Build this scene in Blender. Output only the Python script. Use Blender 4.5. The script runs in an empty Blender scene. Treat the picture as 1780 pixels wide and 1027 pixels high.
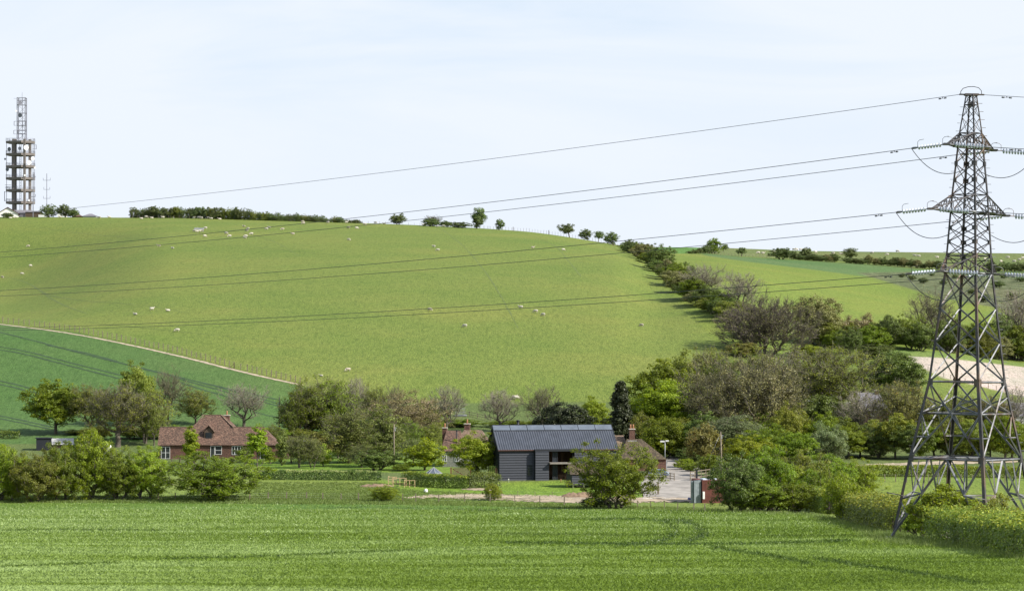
import bpy, bmesh, math, random
import numpy as np
from mathutils import Vector, Matrix
R = math.radians
scene = bpy.context.scene
# ------------------------------------------------------------------ camera, world, sun, exposure
F = 5000.0; CX = 890.0; HY = 600.0          # focal length, centre column and horizon row, in photo pixels
cam_d = bpy.data.cameras.new('camera'); cam = bpy.data.objects.new('camera', cam_d)
scene.collection.objects.link(cam); scene.camera = cam
cam.location = (0, 0, 0); cam.rotation_euler = (R(90), 0, 0)
cam_d.sensor_width = 36.0; cam_d.lens = 36.0*F/1780.0
cam_d.shift_y = (HY-513.5)/1780.0
cam_d.clip_start = 0.5; cam_d.clip_end = 20000
SUN_EL, SUN_AZ = 38.0, 21.0                  # elevation; degrees from +X towards the camera side
sdir = Vector((math.cos(R(SUN_EL))*math.cos(R(SUN_AZ)), -math.cos(R(SUN_EL))*math.sin(R(SUN_AZ)), math.sin(R(SUN_EL))))
sl = bpy.data.lights.new('sun', 'SUN'); sl.energy = 5.0; sl.angle = R(0.5); sl.color = (1.0, 0.955, 0.88)
so = bpy.data.objects.new('sun', sl); scene.collection.objects.link(so)
so.rotation_euler = (-sdir).to_track_quat('-Z', 'Y').to_euler(); so.location = (200, -80, 150)
scene.view_settings.view_transform = 'Standard'; scene.view_settings.look = 'None'
scene.view_settings.exposure = 0.55; scene.view_settings.gamma = 1.0
w = bpy.data.worlds.new("World"); scene.world = w; w.use_nodes = True
nt = w.node_tree; nt.nodes.clear(); L = nt.links.new
def wn(t, **k):
    n = nt.nodes.new(t)
    for a, b in k.items(): setattr(n, a, b)
    return n
out = wn('ShaderNodeOutputWorld'); bg = wn('ShaderNodeBackground'); bg.inputs['Strength'].default_value = 0.1
sky = wn('ShaderNodeTexSky', sky_type='NISHITA', sun_disc=False)
sky.sun_elevation = R(SUN_EL); sky.sun_rotation = math.atan2(sdir.x, sdir.y)
sky.air_density = 1.3; sky.dust_density = 1.5; sky.ozone_density = 1.2
tc = wn('ShaderNodeTexCoord'); sep = wn('ShaderNodeSeparateXYZ'); L(tc.outputs['Generated'], sep.inputs[0])
mp = wn('ShaderNodeMapping'); mp.inputs['Scale'].default_value = (1.0, 1.0, 5.5); mp.inputs['Rotation'].default_value = (0, R(4), 0)
L(tc.outputs['Generated'], mp.inputs[0])
n1 = wn('ShaderNodeTexNoise'); n1.inputs['Scale'].default_value = 5.5; n1.inputs['Detail'].default_value = 7; n1.inputs['Roughness'].default_value = 0.55
n1.inputs['Distortion'].default_value = 0.6
L(mp.outputs[0], n1.inputs['Vector'])
mr = wn('ShaderNodeMapRange'); mr.inputs['From Min'].default_value = 0.34; mr.inputs['From Max'].default_value = 0.56
mr.inputs['To Min'].default_value = 0.12; mr.inputs['To Max'].default_value = 1.0; L(n1.outputs[0], mr.inputs['Value'])
el = wn('ShaderNodeMapRange'); el.inputs['From Min'].default_value = 0.03; el.inputs['From Max'].default_value = 0.14
el.inputs['To Min'].default_value = 0.0; el.inputs['To Max'].default_value = 1.0; L(sep.outputs['Z'], el.inputs['Value'])
lo = wn('ShaderNodeMix', data_type='FLOAT'); L(el.outputs[0], lo.inputs[0]); lo.inputs[2].default_value = 0.95; L(mr.outputs[0], lo.inputs[3])
hi = wn('ShaderNodeMapRange'); hi.inputs['From Min'].default_value = 0.2; hi.inputs['From Max'].default_value = 0.6
hi.inputs['To Min'].default_value = 1.0; hi.inputs['To Max'].default_value = 0.22; L(sep.outputs['Z'], hi.inputs['Value'])
mu = wn('ShaderNodeMath', operation='MULTIPLY'); L(lo.outputs[0], mu.inputs[0]); L(hi.outputs[0], mu.inputs[1])
cc = wn('ShaderNodeCombineXYZ'); 
for i, v in enumerate((5.95, 6.38, 7.05)): cc.inputs[i].default_value = v
pb = wn('ShaderNodeCombineXYZ')
for i, v in enumerate((4.9, 5.8, 6.9)): pb.inputs[i].default_value = v
sm = wn('ShaderNodeMapRange'); sm.inputs['From Min'].default_value = 0.15; sm.inputs['From Max'].default_value = 0.45; sm.inputs['To Min'].default_value = 0.9; sm.inputs['To Max'].default_value = 0.0; L(sep.outputs['Z'], sm.inputs['Value'])
ms = wn('ShaderNodeMix', data_type='VECTOR'); L(sm.outputs[0], ms.inputs[0]); L(sky.outputs[0], ms.inputs[4]); L(pb.outputs[0], ms.inputs[5])
mx = wn('ShaderNodeMix', data_type='VECTOR'); L(mu.outputs[0], mx.inputs[0]); L(ms.outputs[1], mx.inputs[4]); L(cc.outputs[0], mx.inputs[5])
L(mx.outputs[1], bg.inputs['Color']); L(bg.outputs[0], out.inputs['Surface'])

# ------------------------------------------------------------------ helpers
COL = scene.collection
def link(o, parent=None):
    COL.objects.link(o)
    if parent is not None: o.parent = parent
    return o
def thing(name, label, cat, loc=(0, 0, 0), rz=0.0, group=None):
    o = bpy.data.objects.new(name, None); o.location = loc; o.rotation_euler = (0, 0, rz)
    o.empty_display_size = 0.5; link(o); o['label'] = label; o['category'] = cat
    if group: o['group'] = group
    return o
def tag(o, label, cat, group=None, kind=None):
    o['label'] = label; o['category'] = cat
    if group: o['group'] = group
    if kind: o['kind'] = kind
    return o
def mesh_np(name, verts, faces, mats=(), smooth=False):
    verts = np.asarray(verts, dtype=np.float32); faces = np.asarray(faces, dtype=np.int32)
    me = bpy.data.meshes.new(name); k = faces.shape[1]; M = len(faces)
    me.vertices.add(len(verts)); me.vertices.foreach_set('co', verts.ravel())
    me.loops.add(M*k); me.loops.foreach_set('vertex_index', faces.ravel())
    me.polygons.add(M); me.polygons.foreach_set('loop_start', np.arange(0, M*k, k, dtype=np.int32))
    me.polygons.foreach_set('loop_total', np.full(M, k, dtype=np.int32))
    if smooth: me.polygons.foreach_set('use_smooth', np.ones(M, dtype=bool))
    me.update(calc_edges=True)
    for m in mats: me.materials.append(m)
    return me
def obj(name, me, parent=None, mat=None):
    o = bpy.data.objects.new(name, me)
    if mat is not None:
        if len(me.materials) == 0: me.materials.append(mat)
        else:
            o.material_slots[0].link = 'OBJECT'; o.material_slots[0].material = mat
    return link(o, parent)
class MB:
    "collects boxes, beams, tubes and polygons as one mesh"
    def __init__(s): s.v = []; s.f = []; s.m = []; s.sm = []
    def add(s, vs, fs, mi=0, sm=False):
        b = len(s.v); s.v += [tuple(v) for v in vs]
        for f in fs: s.f.append(tuple(i+b for i in f)); s.m.append(mi); s.sm.append(sm)
        return s
    def box(s, x0, x1, y0, y1, z0, z1, mi=0, mtx=None):
        vs = [Vector(p) for p in ((x0,y0,z0),(x1,y0,z0),(x1,y1,z0),(x0,y1,z0),(x0,y0,z1),(x1,y0,z1),(x1,y1,z1),(x0,y1,z1))]
        if mtx is not None: vs = [mtx @ v for v in vs]
        return s.add(vs, [(0,3,2,1),(4,5,6,7),(0,1,5,4),(1,2,6,5),(2,3,7,6),(3,0,4,7)], mi)
    def poly(s, pts, mi=0): return s.add(pts, [tuple(range(len(pts)))], mi)
    def prism(s, pts, off, mi=0):
        n = len(pts); pts = [Vector(p) for p in pts]; off = Vector(off)
        vs = pts + [p+off for p in pts]
        return s.add(vs, [tuple(range(n-1, -1, -1)), tuple(range(n, 2*n))] + [(i, (i+1) % n, n+(i+1) % n, n+i) for i in range(n)], mi)
    def beam(s, a, b, wd, ht=None, up=(0, 0, 1), mi=0):
        a = Vector(a); b = Vector(b); ht = ht or wd; d = (b-a); 
        if d.length < 1e-6: return s
        d.normalize(); u = Vector(up)
        if abs(d.dot(u)) > 0.98: u = Vector((0, 1, 0))
        x = d.cross(u).normalized(); y = x.cross(d)
        x *= wd/2; y *= ht/2
        vs = [a-x-y, a+x-y, a+x+y, a-x+y, b-x-y, b+x-y, b+x+y, b-x+y]
        return s.add(vs, [(0,3,2,1),(4,5,6,7),(0,1,5,4),(1,2,6,5),(2,3,7,6),(3,0,4,7)], mi)
    def angle(s, a, b, wd, out, t=0.014, mi=0):
        "steel angle: two thin flanges at right angles, the corner turned to 'out'"
        a = Vector(a); b = Vector(b); d = (b-a).normalized(); o = Vector(out); o = (o - d*o.dot(d))
        if o.length < 1e-4: o = Vector((1, 0, 0)); o = o - d*o.dot(d)
        o.normalize(); p = d.cross(o); u = (-o+p).normalized(); v = (-o-p).normalized(); c = o*wd*0.35
        for (e, g) in ((u, v), (v, u)):
            q = [c, c+e*wd, c+e*wd+g*t, c+g*t]
            vs = [a+x for x in q]+[b+x for x in q]
            s.add(vs, [(0,3,2,1),(4,5,6,7),(0,1,5,4),(1,2,6,5),(2,3,7,6),(3,0,4,7)], mi)
        return s
    def tube(s, pts, rad, k=8, mi=0, cap=True, sm=True):
        pts = [Vector(p) for p in pts]; n = len(pts)
        rad = rad if isinstance(rad, (list, tuple)) else [rad]*n
        vs = []; x = None
        for i, p in enumerate(pts):
            d = (pts[min(i+1, n-1)]-pts[max(i-1, 0)]).normalized()
            if x is None:
                x = d.cross(Vector((0, 0, 1)));
                if x.length < 0.05: x = d.cross(Vector((0, 1, 0)))
            x = (x - d*x.dot(d)).normalized(); y = d.cross(x)
            for j in range(k):
                a = 2*math.pi*j/k; vs.append(p + (x*math.cos(a)+y*math.sin(a))*rad[i])
        fs = []
        for i in range(n-1):
            for j in range(k): fs.append((i*k+j, i*k+(j+1) % k, (i+1)*k+(j+1) % k, (i+1)*k+j))
        s.add(vs, fs, mi, sm)
        if cap:
            b = len(s.v)-n*k
            s.f.append(tuple(b+j for j in range(k-1, -1, -1))); s.m.append(mi); s.sm.append(False)
            s.f.append(tuple(b+(n-1)*k+j for j in range(k))); s.m.append(mi); s.sm.append(False)
        return s
    def mesh(s, name, mats):
        me = bpy.data.meshes.new(name); me.from_pydata(s.v, [], s.f); me.update()
        for m in (mats if isinstance(mats, (list, tuple)) else [mats]): me.materials.append(m)
        me.polygons.foreach_set('material_index', s.m); me.polygons.foreach_set('use_smooth', s.sm)
        return me
    def build(s, name, mats, parent=None, loc=None):
        o = bpy.data.objects.new(name, s.mesh(name, mats)); link(o, parent)
        if loc is not None: o.location = loc
        return o

# ------------------------------------------------------------------ materials
def newmat(name):
    m = bpy.data.materials.new(name); m.use_nodes = True; t = m.node_tree
    b = t.nodes['Principled BSDF']; return m, t, b
def mapnode(t, scale, coord='Object'):
    tcn = t.nodes.new('ShaderNodeTexCoord'); m = t.nodes.new('ShaderNodeMapping'); m.inputs['Scale'].default_value = scale
    t.links.new(tcn.outputs[coord], m.inputs[0]); return m
def noise(t, vec, scale, detail=4, rough=0.6):
    n = t.nodes.new('ShaderNodeTexNoise'); n.inputs['Scale'].default_value = scale; n.inputs['Detail'].default_value = detail
    n.inputs['Roughness'].default_value = rough
    if vec is not None: t.links.new(vec, n.inputs['Vector'])
    return n
def ramp(t, fac, stops):
    r = t.nodes.new('ShaderNodeValToRGB'); e = r.color_ramp.elements
    while len(e) < len(stops): e.new(0.5)
    for i, (p, c) in enumerate(stops): e[i].position = p; e[i].color = (c[0], c[1], c[2], 1)
    t.links.new(fac, r.inputs[0]); return r
def mixc(t, fac, a, b, mode='MIX'):
    n = t.nodes.new('ShaderNodeMix'); n.data_type = 'RGBA'; n.blend_type = mode
    for inp, v in ((0, fac), (6, a), (7, b)):
        if isinstance(v, (int, float)): n.inputs[inp].default_value = v
        elif isinstance(v, tuple): n.inputs[inp].default_value = (v[0], v[1], v[2], 1)
        else: t.links.new(v, n.inputs[inp])
    return n.outputs[2]
def bump(t, b, h, strength=0.3, dist=0.05):
    n = t.nodes.new('ShaderNodeBump'); n.inputs['Strength'].default_value = strength; n.inputs['Distance'].default_value = dist
    t.links.new(h, n.inputs['Height']); t.links.new(n.outputs[0], b.inputs['Normal']); return n
def simple(name, c, rough=0.7, var=0.25, scale=2.0, metal=0.0, bmp=0.0, spec=0.4, stretch=(1, 1, 1)):
    m, t, b = newmat(name); mp_ = mapnode(t, stretch)
    n = noise(t, mp_.outputs[0], scale, 5)
    c0 = tuple(x*(1-var) for x in c); c1 = tuple(min(1, x*(1+var)) for x in c)
    r = ramp(t, n.outputs[0], [(0.3, c0), (0.7, c1)]); t.links.new(r.outputs[0], b.inputs['Base Color'])
    b.inputs['Roughness'].default_value = rough; b.inputs['Metallic'].default_value = metal
    b.inputs['Specular IOR Level'].default_value = spec
    if bmp: bump(t, b, n.outputs[0], bmp, 0.05)
    return m
def leafmat(name, c, var=0.35, transl=0.42, c2=None, scale=0.35, rough=0.5):
    "leaf material: real leaf-to-leaf and shoot-to-shoot colour variation, some light passing through"
    m, t, b = newmat(name)
    at_ = t.nodes.new('ShaderNodeAttribute'); at_.attribute_name = 'rnd'
    oi = t.nodes.new('ShaderNodeObjectInfo')
    c0 = tuple(x*(1-var) for x in c); c1 = tuple(x*(1+var) for x in c); c2 = c2 or (c[0]*1.5, c[1]*1.25, c[2]*0.9)
    r = ramp(t, at_.outputs['Fac'], [(0.0, c0), (0.75, c1), (1.0, c2)])
    hs = t.nodes.new('ShaderNodeHueSaturation'); t.links.new(r.outputs[0], hs.inputs['Color'])
    ma = t.nodes.new('ShaderNodeMapRange'); ma.inputs['To Min'].default_value = 0.480; ma.inputs['To Max'].default_value = 0.508
    t.links.new(oi.outputs['Random'], ma.inputs[0]); t.links.new(ma.outputs[0], hs.inputs['Hue'])
    mv = t.nodes.new('ShaderNodeMapRange'); mv.inputs['To Min'].default_value = 0.85; mv.inputs['To Max'].default_value = 1.18
    t.links.new(oi.outputs['Random'], mv.inputs[0]); t.links.new(mv.outputs[0], hs.inputs['Value'])
    t.links.new(hs.outputs[0], b.inputs['Base Color']); b.inputs['Roughness'].default_value = rough
    b.inputs['Specular IOR Level'].default_value = 0.3
    if transl > 0:
        tr = t.nodes.new('ShaderNodeBsdfTranslucent'); mxs = t.nodes.new('ShaderNodeMixShader'); mxs.inputs[0].default_value = transl
        hb = t.nodes.new('ShaderNodeHueSaturation'); hb.inputs['Value'].default_value = 1.25; hb.inputs['Saturation'].default_value = 1.1; hb.inputs['Hue'].default_value = 0.49
        t.links.new(hs.outputs[0], hb.inputs['Color']); t.links.new(hb.outputs[0], tr.inputs['Color'])
        t.links.new(b.outputs[0], mxs.inputs[1]); t.links.new(tr.outputs[0], mxs.inputs[2])
        t.links.new(mxs.outputs[0], t.nodes['Material Output'].inputs['Surface'])
    return m
LEAF = dict(
    bright=leafmat('leaf_bright', (0.200, 0.268, 0.022)), mid=leafmat('leaf_mid', (0.145, 0.208, 0.020)),
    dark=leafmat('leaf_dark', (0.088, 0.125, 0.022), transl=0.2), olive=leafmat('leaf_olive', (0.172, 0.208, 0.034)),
    yellow=leafmat('leaf_yellow', (0.185, 0.215, 0.030), c2=(0.30,0.29,0.05)), pale=leafmat('leaf_pale', (0.17, 0.215, 0.055)), grass=leafmat('grass_blade', (0.125, 0.180, 0.045), c2=(.22,.26,.09)),
    brown=leafmat('leaf_brown', (0.175, 0.178, 0.058), transl=0.2, c2=(0.20, 0.15, 0.07)),
    russet=leafmat('leaf_russet', (0.175, 0.170, 0.045), c2=(0.26, 0.16, 0.06)),
    blossom=leafmat('leaf_blossom', (0.25, 0.235, 0.095), c2=(0.80, 0.62, 0.52)),
    golden=leafmat('leaf_golden', (0.105, 0.155, 0.020), var=.45, transl=.25, c2=(0.34, 0.36, 0.05)),
    silver=leafmat('leaf_silver', (0.16, 0.21, 0.09)), conifer=leafmat('leaf_conifer', (0.030, 0.040, 0.014), transl=0.05),
    distant=leafmat('leaf_distant', (0.105, 0.145, 0.042), transl=0.3),
    laurel=leafmat('leaf_laurel', (0.070, 0.115, 0.026), var=0.5, c2=(0.50, 0.52, 0.22), rough=0.35))
BARK = simple('bark', (0.10, 0.085, 0.065), 0.9, 0.4, 6, bmp=0.4)
TWIG = simple('twig_brown', (0.135, 0.128, 0.078), 0.85, 0.25, 0.5)
TWIGP = simple('twig_pale', (0.24, 0.215, 0.17), 0.85, 0.25, 0.5)
TWIGD = simple('twig_dark', (0.10, 0.082, 0.068), 0.85, 0.25, 0.5)
# ------------------------------------------------------------------ terrain
DK = np.array([474, 515, 590, 640, 690, 750, 830, 950, 1080, 1250, 1450, 1700, 2000, 3000.])
COLS = [-600, 0, 300, 600, 900, 1060, 1150, 1250, 1400, 1600, 1780, 2400]
ROWS = [
 [872,835,800,762,720,655,590,566,545,505,440,410,404,450],
 [872,835,800,762,717,650,577,546,520,474,377.5,390,402,445],
 [872,835,798,762,715,648,575,502,453,407,379,396,408,450],
 [872,835,797,765,728,650,575,498,448,408,387,402,415,455],
 [872,835,797,768,735,655,578,502,455,417,401.5,414,426,462],
 [872,835,799,770,735,658,582,510,462,434,424,436,445,475],
 [872,835,800,772,735,660,590,525,480,450,437,430,440,470],
 [872,835,800,772,735,665,590,520,480,455,442,431,440,470],
 [872,835,802,775,735,680,615,545,505,472,452,436,445,475],
 [872,836,802,775,725,680,620,575,540,502,467,438.5,447,477],
 [872,838,805,780,745,700,655,603,560,510,472,440.5,450,480],
 [872,838,805,785,755,720,680,630,580,525,480,446,455,485]]
def pchip(x, y, xi):
    "monotone cubic along axis 0 of y"
    x = np.asarray(x, float); y = np.asarray(y, float); h = np.diff(x)
    sh = (-1,)+(1,)*(y.ndim-1); hh = h.reshape(sh); dl = np.diff(y, axis=0)/hh
    m = np.zeros_like(y)
    w1 = 2*hh[1:]+hh[:-1]; w2 = hh[1:]+2*hh[:-1]; ok = (dl[:-1]*dl[1:]) > 0
    with np.errstate(divide='ignore', invalid='ignore'):
        mm = (w1+w2)/(w1/dl[:-1]+w2/dl[1:])
    m[1:-1] = np.where(ok, mm, 0); m[0] = dl[0]; m[-1] = dl[-1]
    i = np.clip(np.searchsorted(x, xi, side='right')-1, 0, len(x)-2)
    t = np.clip((xi-x[i])/h[i], 0, 1).reshape(sh); H = h[i].reshape(sh)
    return (2*t**3-3*t**2+1)*y[i]+(t**3-2*t**2+t)*H*m[i]+(-2*t**3+3*t**2)*y[i+1]+(t**3-t**2)*H*m[i+1]
plane = lambda d: -3.7-0.0466*d
DN = np.array([1, 30, 60, 95, 178, 325.])
ZN = np.array([-1.8, -4.2, -6.3, plane(95), plane(178), plane(325)])
DG = np.concatenate([np.geomspace(1, 60, 22)[:-1], np.linspace(60, 470, 170)[:-1], np.linspace(470, 700, 130)[:-1],
                     np.linspace(700, 1460, 330)[:-1], np.linspace(1460, 2200, 60)[:-1], np.geomspace(2200, 2700, 5)])
zt = []
for r_ in ROWS:
    z = -(np.array(r_)-HY)*DK/F
    allz = np.concatenate([ZN, z, [z[-1]+4, z[-1]-20]]); alld = np.concatenate([DN, DK, [6000, 12000]])
    zt.append(pchip(alld, allz, DG))
zt = np.array(zt)
PG = np.concatenate([-np.geomspace(3500, 60, 40), np.arange(-36, 1821, 6), 1780+np.geomspace(60, 3500, 40)])
ZG = pchip(np.array(COLS, float), zt, np.clip(PG, -600, 2400))          # [col, row]
def zpd(px, d):
    px = np.asarray(px, float); d = np.asarray(d, float)
    i = np.clip(np.searchsorted(PG, px)-1, 0, len(PG)-2); j = np.clip(np.searchsorted(DG, d)-1, 0, len(DG)-2)
    a = np.clip((px-PG[i])/(PG[i+1]-PG[i]), 0, 1); b = np.clip((d-DG[j])/(DG[j+1]-DG[j]), 0, 1)
    return (ZG[i, j]*(1-a)+ZG[i+1, j]*a)*(1-b)+(ZG[i, j+1]*(1-a)+ZG[i+1, j+1]*a)*b
def ground(x, y): return float(zpd(CX+F*x/max(y, 1.0), y))
def gp(px, d, dz=0.0): return Vector(((px-CX)/F*d, d, float(zpd(px, d))+dz))
_near = DG >= 60
def at_d(px, pys):
    "depths where the rays through column px and rows pys first meet the ground"
    dd = DG[_near]; z = zpd(np.full(len(dd), float(px)), dd); py = np.minimum.accumulate(HY-F*z/dd)
    return np.interp(-np.maximum(np.atleast_1d(np.asarray(pys, float)), py.min()+0.25), -py, dd)
def at(px, py, dz=0.0):
    d = float(at_d(px, [py])[0]); return gp(px, d, dz)
def sdist(px, py, poly):
    "signed distance in photo pixels, positive inside"
    P = np.array(poly, float); Q = np.roll(P, -1, 0); best = np.full(px.shape, 1e9); ins = np.zeros(px.shape, bool)
    for (x0, y0), (x1, y1) in zip(P, Q):
        dx, dy = x1-x0, y1-y0; l2 = dx*dx+dy*dy+1e-9
        t = np.clip(((px-x0)*dx+(py-y0)*dy)/l2, 0, 1)
        best = np.minimum(best, np.hypot(px-x0-t*dx, py-y0-t*dy))
        if y1 != y0:
            c = ((y0 > py) != (y1 > py)) & (px < (x1-x0)*(py-y0)/(y1-y0)+x0); ins ^= c
    return np.where(ins, best, -best)
CROP_EDGE = [(-3000,874),(0,874),(300,872),(450,869),(640,869),(700,876),(860,876),(1000,882),(1200,889),(1330,893),(1420,897),(1480,915),(1510,940),(1545,947),(1660,956),(1780,970),(2600,1060)]
POLY = dict(
 crop=CROP_EDGE+[(2600,90000),(-3000,90000)],
 midcrop=[(-9000,520),(-700,545),(0,563),(130,578),(300,614),(430,648),(520,668),(575,690),(570,755),(200,768),(0,772),(-9000,790)],
 rightlight=[(1102,436),(1180,440),(1250,448),(1300,455),(1400,467),(1500,482),(1560,498),(1640,520),(1780,545),(2600,600),(2600,610),(1780,605),(1640,610),(1500,610),(1430,640),(1250,600)],
 fargreen=[(1110,400),(1180,427),(1225,430),(1222,438),(1180,441),(1100,437)],
 farfield=[(1225,431),(1240,400),(9000,380),(9000,480),(1780,468),(1600,466),(1500,456),(1400,450),(1290,446),(1240,443)],
 darkgreen=[(1222,440),(1290,447),(1400,453),(1500,459),(1640,471),(9000,485),(9000,490),(1640,476),(1500,480),(1400,467),(1300,455),(1225,444)],
 rough=[(1490,474),(1640,472),(1780,474),(9000,485),(9000,600),(2600,596),(1780,543),(1640,518),(1560,495)],
 strip=[(1490,598),(1580,606),(1660,615),(1800,634),(9000,680),(9000,700),(1780,638),(1640,622),(1575,620),(1500,612)],
 bare=[(1575,619),(1640,622),(1780,638),(9000,700),(9000,800),(1780,690),(1690,668),(1640,657),(1600,638)],
 pasture=[(1430,812),(1480,806),(1800,812),(9000,840),(9000,1000),(2600,1040),(1780,962),(1550,930),(1450,905),(1420,880)],
 lawn=[(655,835),(868,838),(1010,834),(1120,828),(1135,846),(1130,866),(660,858)],
 meadow=[(-3000,795),(460,808),(640,822),(700,845),(1010,868),(1225,866),(1240,888),(700,876),(-3000,875)],
 garden=[(430,798),(700,795),(790,798),(790,822),(470,818)],
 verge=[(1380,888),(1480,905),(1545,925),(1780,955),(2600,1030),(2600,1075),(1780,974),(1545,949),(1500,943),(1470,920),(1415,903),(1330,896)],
 )
GCOL = dict(crop=(.085,.155,.022), midcrop=(.070,.132,.032), rightlight=(.145,.190,.032), fargreen=(.085,.18,.035), farfield=(.135,.168,.052),
 darkgreen=(.085,.145,.045), rough=(.135,.155,.075), strip=(.14,.20,.05), bare=(.40,.36,.29), pasture=(.150,.205,.034), lawn=(.14,.215,.028),
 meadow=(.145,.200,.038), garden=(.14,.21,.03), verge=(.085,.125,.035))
dG, pG = np.meshgrid(DG, PG); Z = ZG
PYG = HY-F*Z/dG
Cc = np.zeros(Z.shape+(3,)); Cc[:] = (.136, .177, .034)
cropw = np.zeros(Z.shape); roughw = np.zeros(Z.shape)
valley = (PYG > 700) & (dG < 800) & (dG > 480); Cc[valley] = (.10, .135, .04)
for k_ in ('midcrop','rightlight','fargreen','farfield','darkgreen','rough','strip','bare','meadow','garden','lawn','pasture','verge','crop'):
    vis = dG > (60 if k_ in ('crop', 'verge', 'pasture', 'meadow') else 450)
    if k_ == 'crop': vis = dG > 0
    ms = np.clip(sdist(pG, PYG, POLY[k_])/2.0+0.5, 0, 1)*vis
    if k_ == 'crop': ms = np.where(dG < 90, 1, ms); cropw = ms
    if k_ in ('rough', 'farfield'): roughw = np.maximum(roughw*(1-ms), ms*(1 if k_ == 'rough' else .25))
    Cc = Cc*(1-ms[..., None])+np.array(GCOL[k_])*ms[..., None]
X = (pG-CX)/F*dG
nc, nr = Z.shape
verts = np.stack([X, dG, Z], -1).reshape(-1, 3)
ii = np.arange(nc-1)[:, None]*nr+np.arange(nr-1)[None, :]
faces = np.stack([ii, ii+nr, ii+nr+1, ii+1], -1).reshape(-1, 4)
GM, t, b = newmat('ground_turf')
va = t.nodes.new('ShaderNodeAttribute'); va.attribute_name = 'Col'
vr = t.nodes.new('ShaderNodeAttribute'); vr.attribute_name = 'rough'
m1 = mapnode(t, (1, .20, .3)); 
nA = noise(t, m1.outputs[0], 0.9, 7, 0.7)          # tussocks a metre or two across, drawn out along the contour
m2 = mapnode(t, (1, 1, 1)); nB = noise(t, m2.outputs[0], 0.018, 6, 0.6)   # broad patches of better and poorer grass
m3 = mapnode(t, (1, .16, .3)); nC = noise(t, m3.outputs[0], 3.2, 4, 0.75)
rA = ramp(t, nA.outputs[0], [(0.30, (.66,.72,.64)), (0.48, (.98,.98,.98)), (0.72, (1.2,1.16,1.2))])
rB = ramp(t, nB.outputs[0], [(0.32, (.84,.93,.84)), (0.5, (1,1,1)), (0.68, (1.20,1.06,1.15))])
rC = ramp(t, nC.outputs[0], [(0.32, (.58,.62,.56)), (0.5, (1,1,1)), (0.68, (1.38,1.34,1.38))])
c_ = mixc(t, 1.0, va.outputs['Color'], rA.outputs[0], 'MULTIPLY'); c_ = mixc(t, 1.0, c_, rB.outputs[0], 'MULTIPLY'); c_ = mixc(t, 1.0, c_, rC.outputs[0], 'MULTIPLY')
nD = noise(t, m2.outputs[0], 0.22, 6, 0.75); rD = ramp(t, nD.outputs[0], [(0.42, (.42,.45,.32)), (0.56, (1,1,1))])
cr = mixc(t, 1.0, c_, rD.outputs[0], 'MULTIPLY'); c_ = mixc(t, vr.outputs['Fac'], c_, cr)
# small worn marks and droppings scattered on the turf
vo = t.nodes.new('ShaderNodeTexVoronoi'); vo.inputs['Scale'].default_value = 0.12; t.links.new(m2.outputs[0], vo.inputs['Vector'])
rV = ramp(t, vo.outputs['Distance'], [(0.03, (.45,.45,.4)), (0.06, (1,1,1))]); c_ = mixc(t, 1.0, c_, rV.outputs[0], 'MULTIPLY')
t.links.new(c_, b.inputs['Base Color']); b.inputs['Roughness'].default_value = 0.85; b.inputs['Specular IOR Level'].default_value = 0.15
ad = t.nodes.new('ShaderNodeMath'); ad.operation = 'ADD'; t.links.new(nA.outputs[0], ad.inputs[0]); t.links.new(nC.outputs[0], ad.inputs[1])
bump(t, b, ad.outputs[0], 0.55, 0.25)
gme = mesh_np('ground', verts, faces, [GM], smooth=True)
ca = gme.color_attributes.new('Col', 'FLOAT_COLOR', 'POINT')
ca.data.foreach_set('color', np.concatenate([Cc.reshape(-1, 3), np.ones((nc*nr, 1))], 1).astype(np.float32).ravel())
ra = gme.attributes.new('rough', 'FLOAT', 'POINT'); ra.data.foreach_set('value', roughw.astype(np.float32).ravel())
gnd = obj('ground', gme); gnd['kind'] = 'structure'

def drape(name, poly, mat, lift=0.03, step=(3, 1.0), ragged=1.5, kind='structure', seed=1, hump=0.0):
    "a thin sheet that follows the ground inside a polygon, with a ragged edge"
    P = np.array(poly, float); rg = np.random.default_rng(seed)
    xs = np.arange(P[:, 0].min()-step[0], P[:, 0].max()+step[0]*1.5, step[0]); ys = np.arange(P[:, 1].min()-step[1], P[:, 1].max()+step[1]*1.5, step[1])
    g = np.zeros((len(xs), len(ys), 3)); IN = np.zeros((len(xs), len(ys)))
    for i, x in enumerate(xs):
        d = at_d(x, ys); g[i, :, 0] = (x-CX)/F*d; g[i, :, 1] = d; g[i, :, 2] = zpd(np.full(len(d), x), d)+lift
        IN[i] = sdist(np.full(len(ys), x), ys, poly)
    if hump: g[..., 2] += np.clip(IN/6, 0, 1)*hump*(0.6+0.8*rg.random(IN.shape))
    IN = IN + rg.normal(0, ragged, IN.shape)*0.5
    idx = np.arange(len(xs)*len(ys)).reshape(len(xs), len(ys)); a = idx[:-1, :-1]; keep = (IN[:-1, :-1]+IN[1:, 1:]+IN[1:, :-1]+IN[:-1, 1:]) > 0
    f = np.stack([idx[:-1, :-1], idx[:-1, 1:], idx[1:, 1:], idx[1:, :-1]], -1)[keep]
    me = mesh_np(name, g.reshape(-1, 3), f, [mat], smooth=True); me.validate()
    o = obj(name, me)
    if kind: o['kind'] = kind
    return o
def pxline(pts, step=4.0):
    out_ = []
    for (x0, y0), (x1, y1) in zip(pts[:-1], pts[1:]):
        n = max(1, int(math.hypot(x1-x0, y1-y0)/step))
        out_ += [(x0+(x1-x0)*k/n, y0+(y1-y0)*k/n) for k in range(n)]
    return out_+[pts[-1]]
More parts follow.
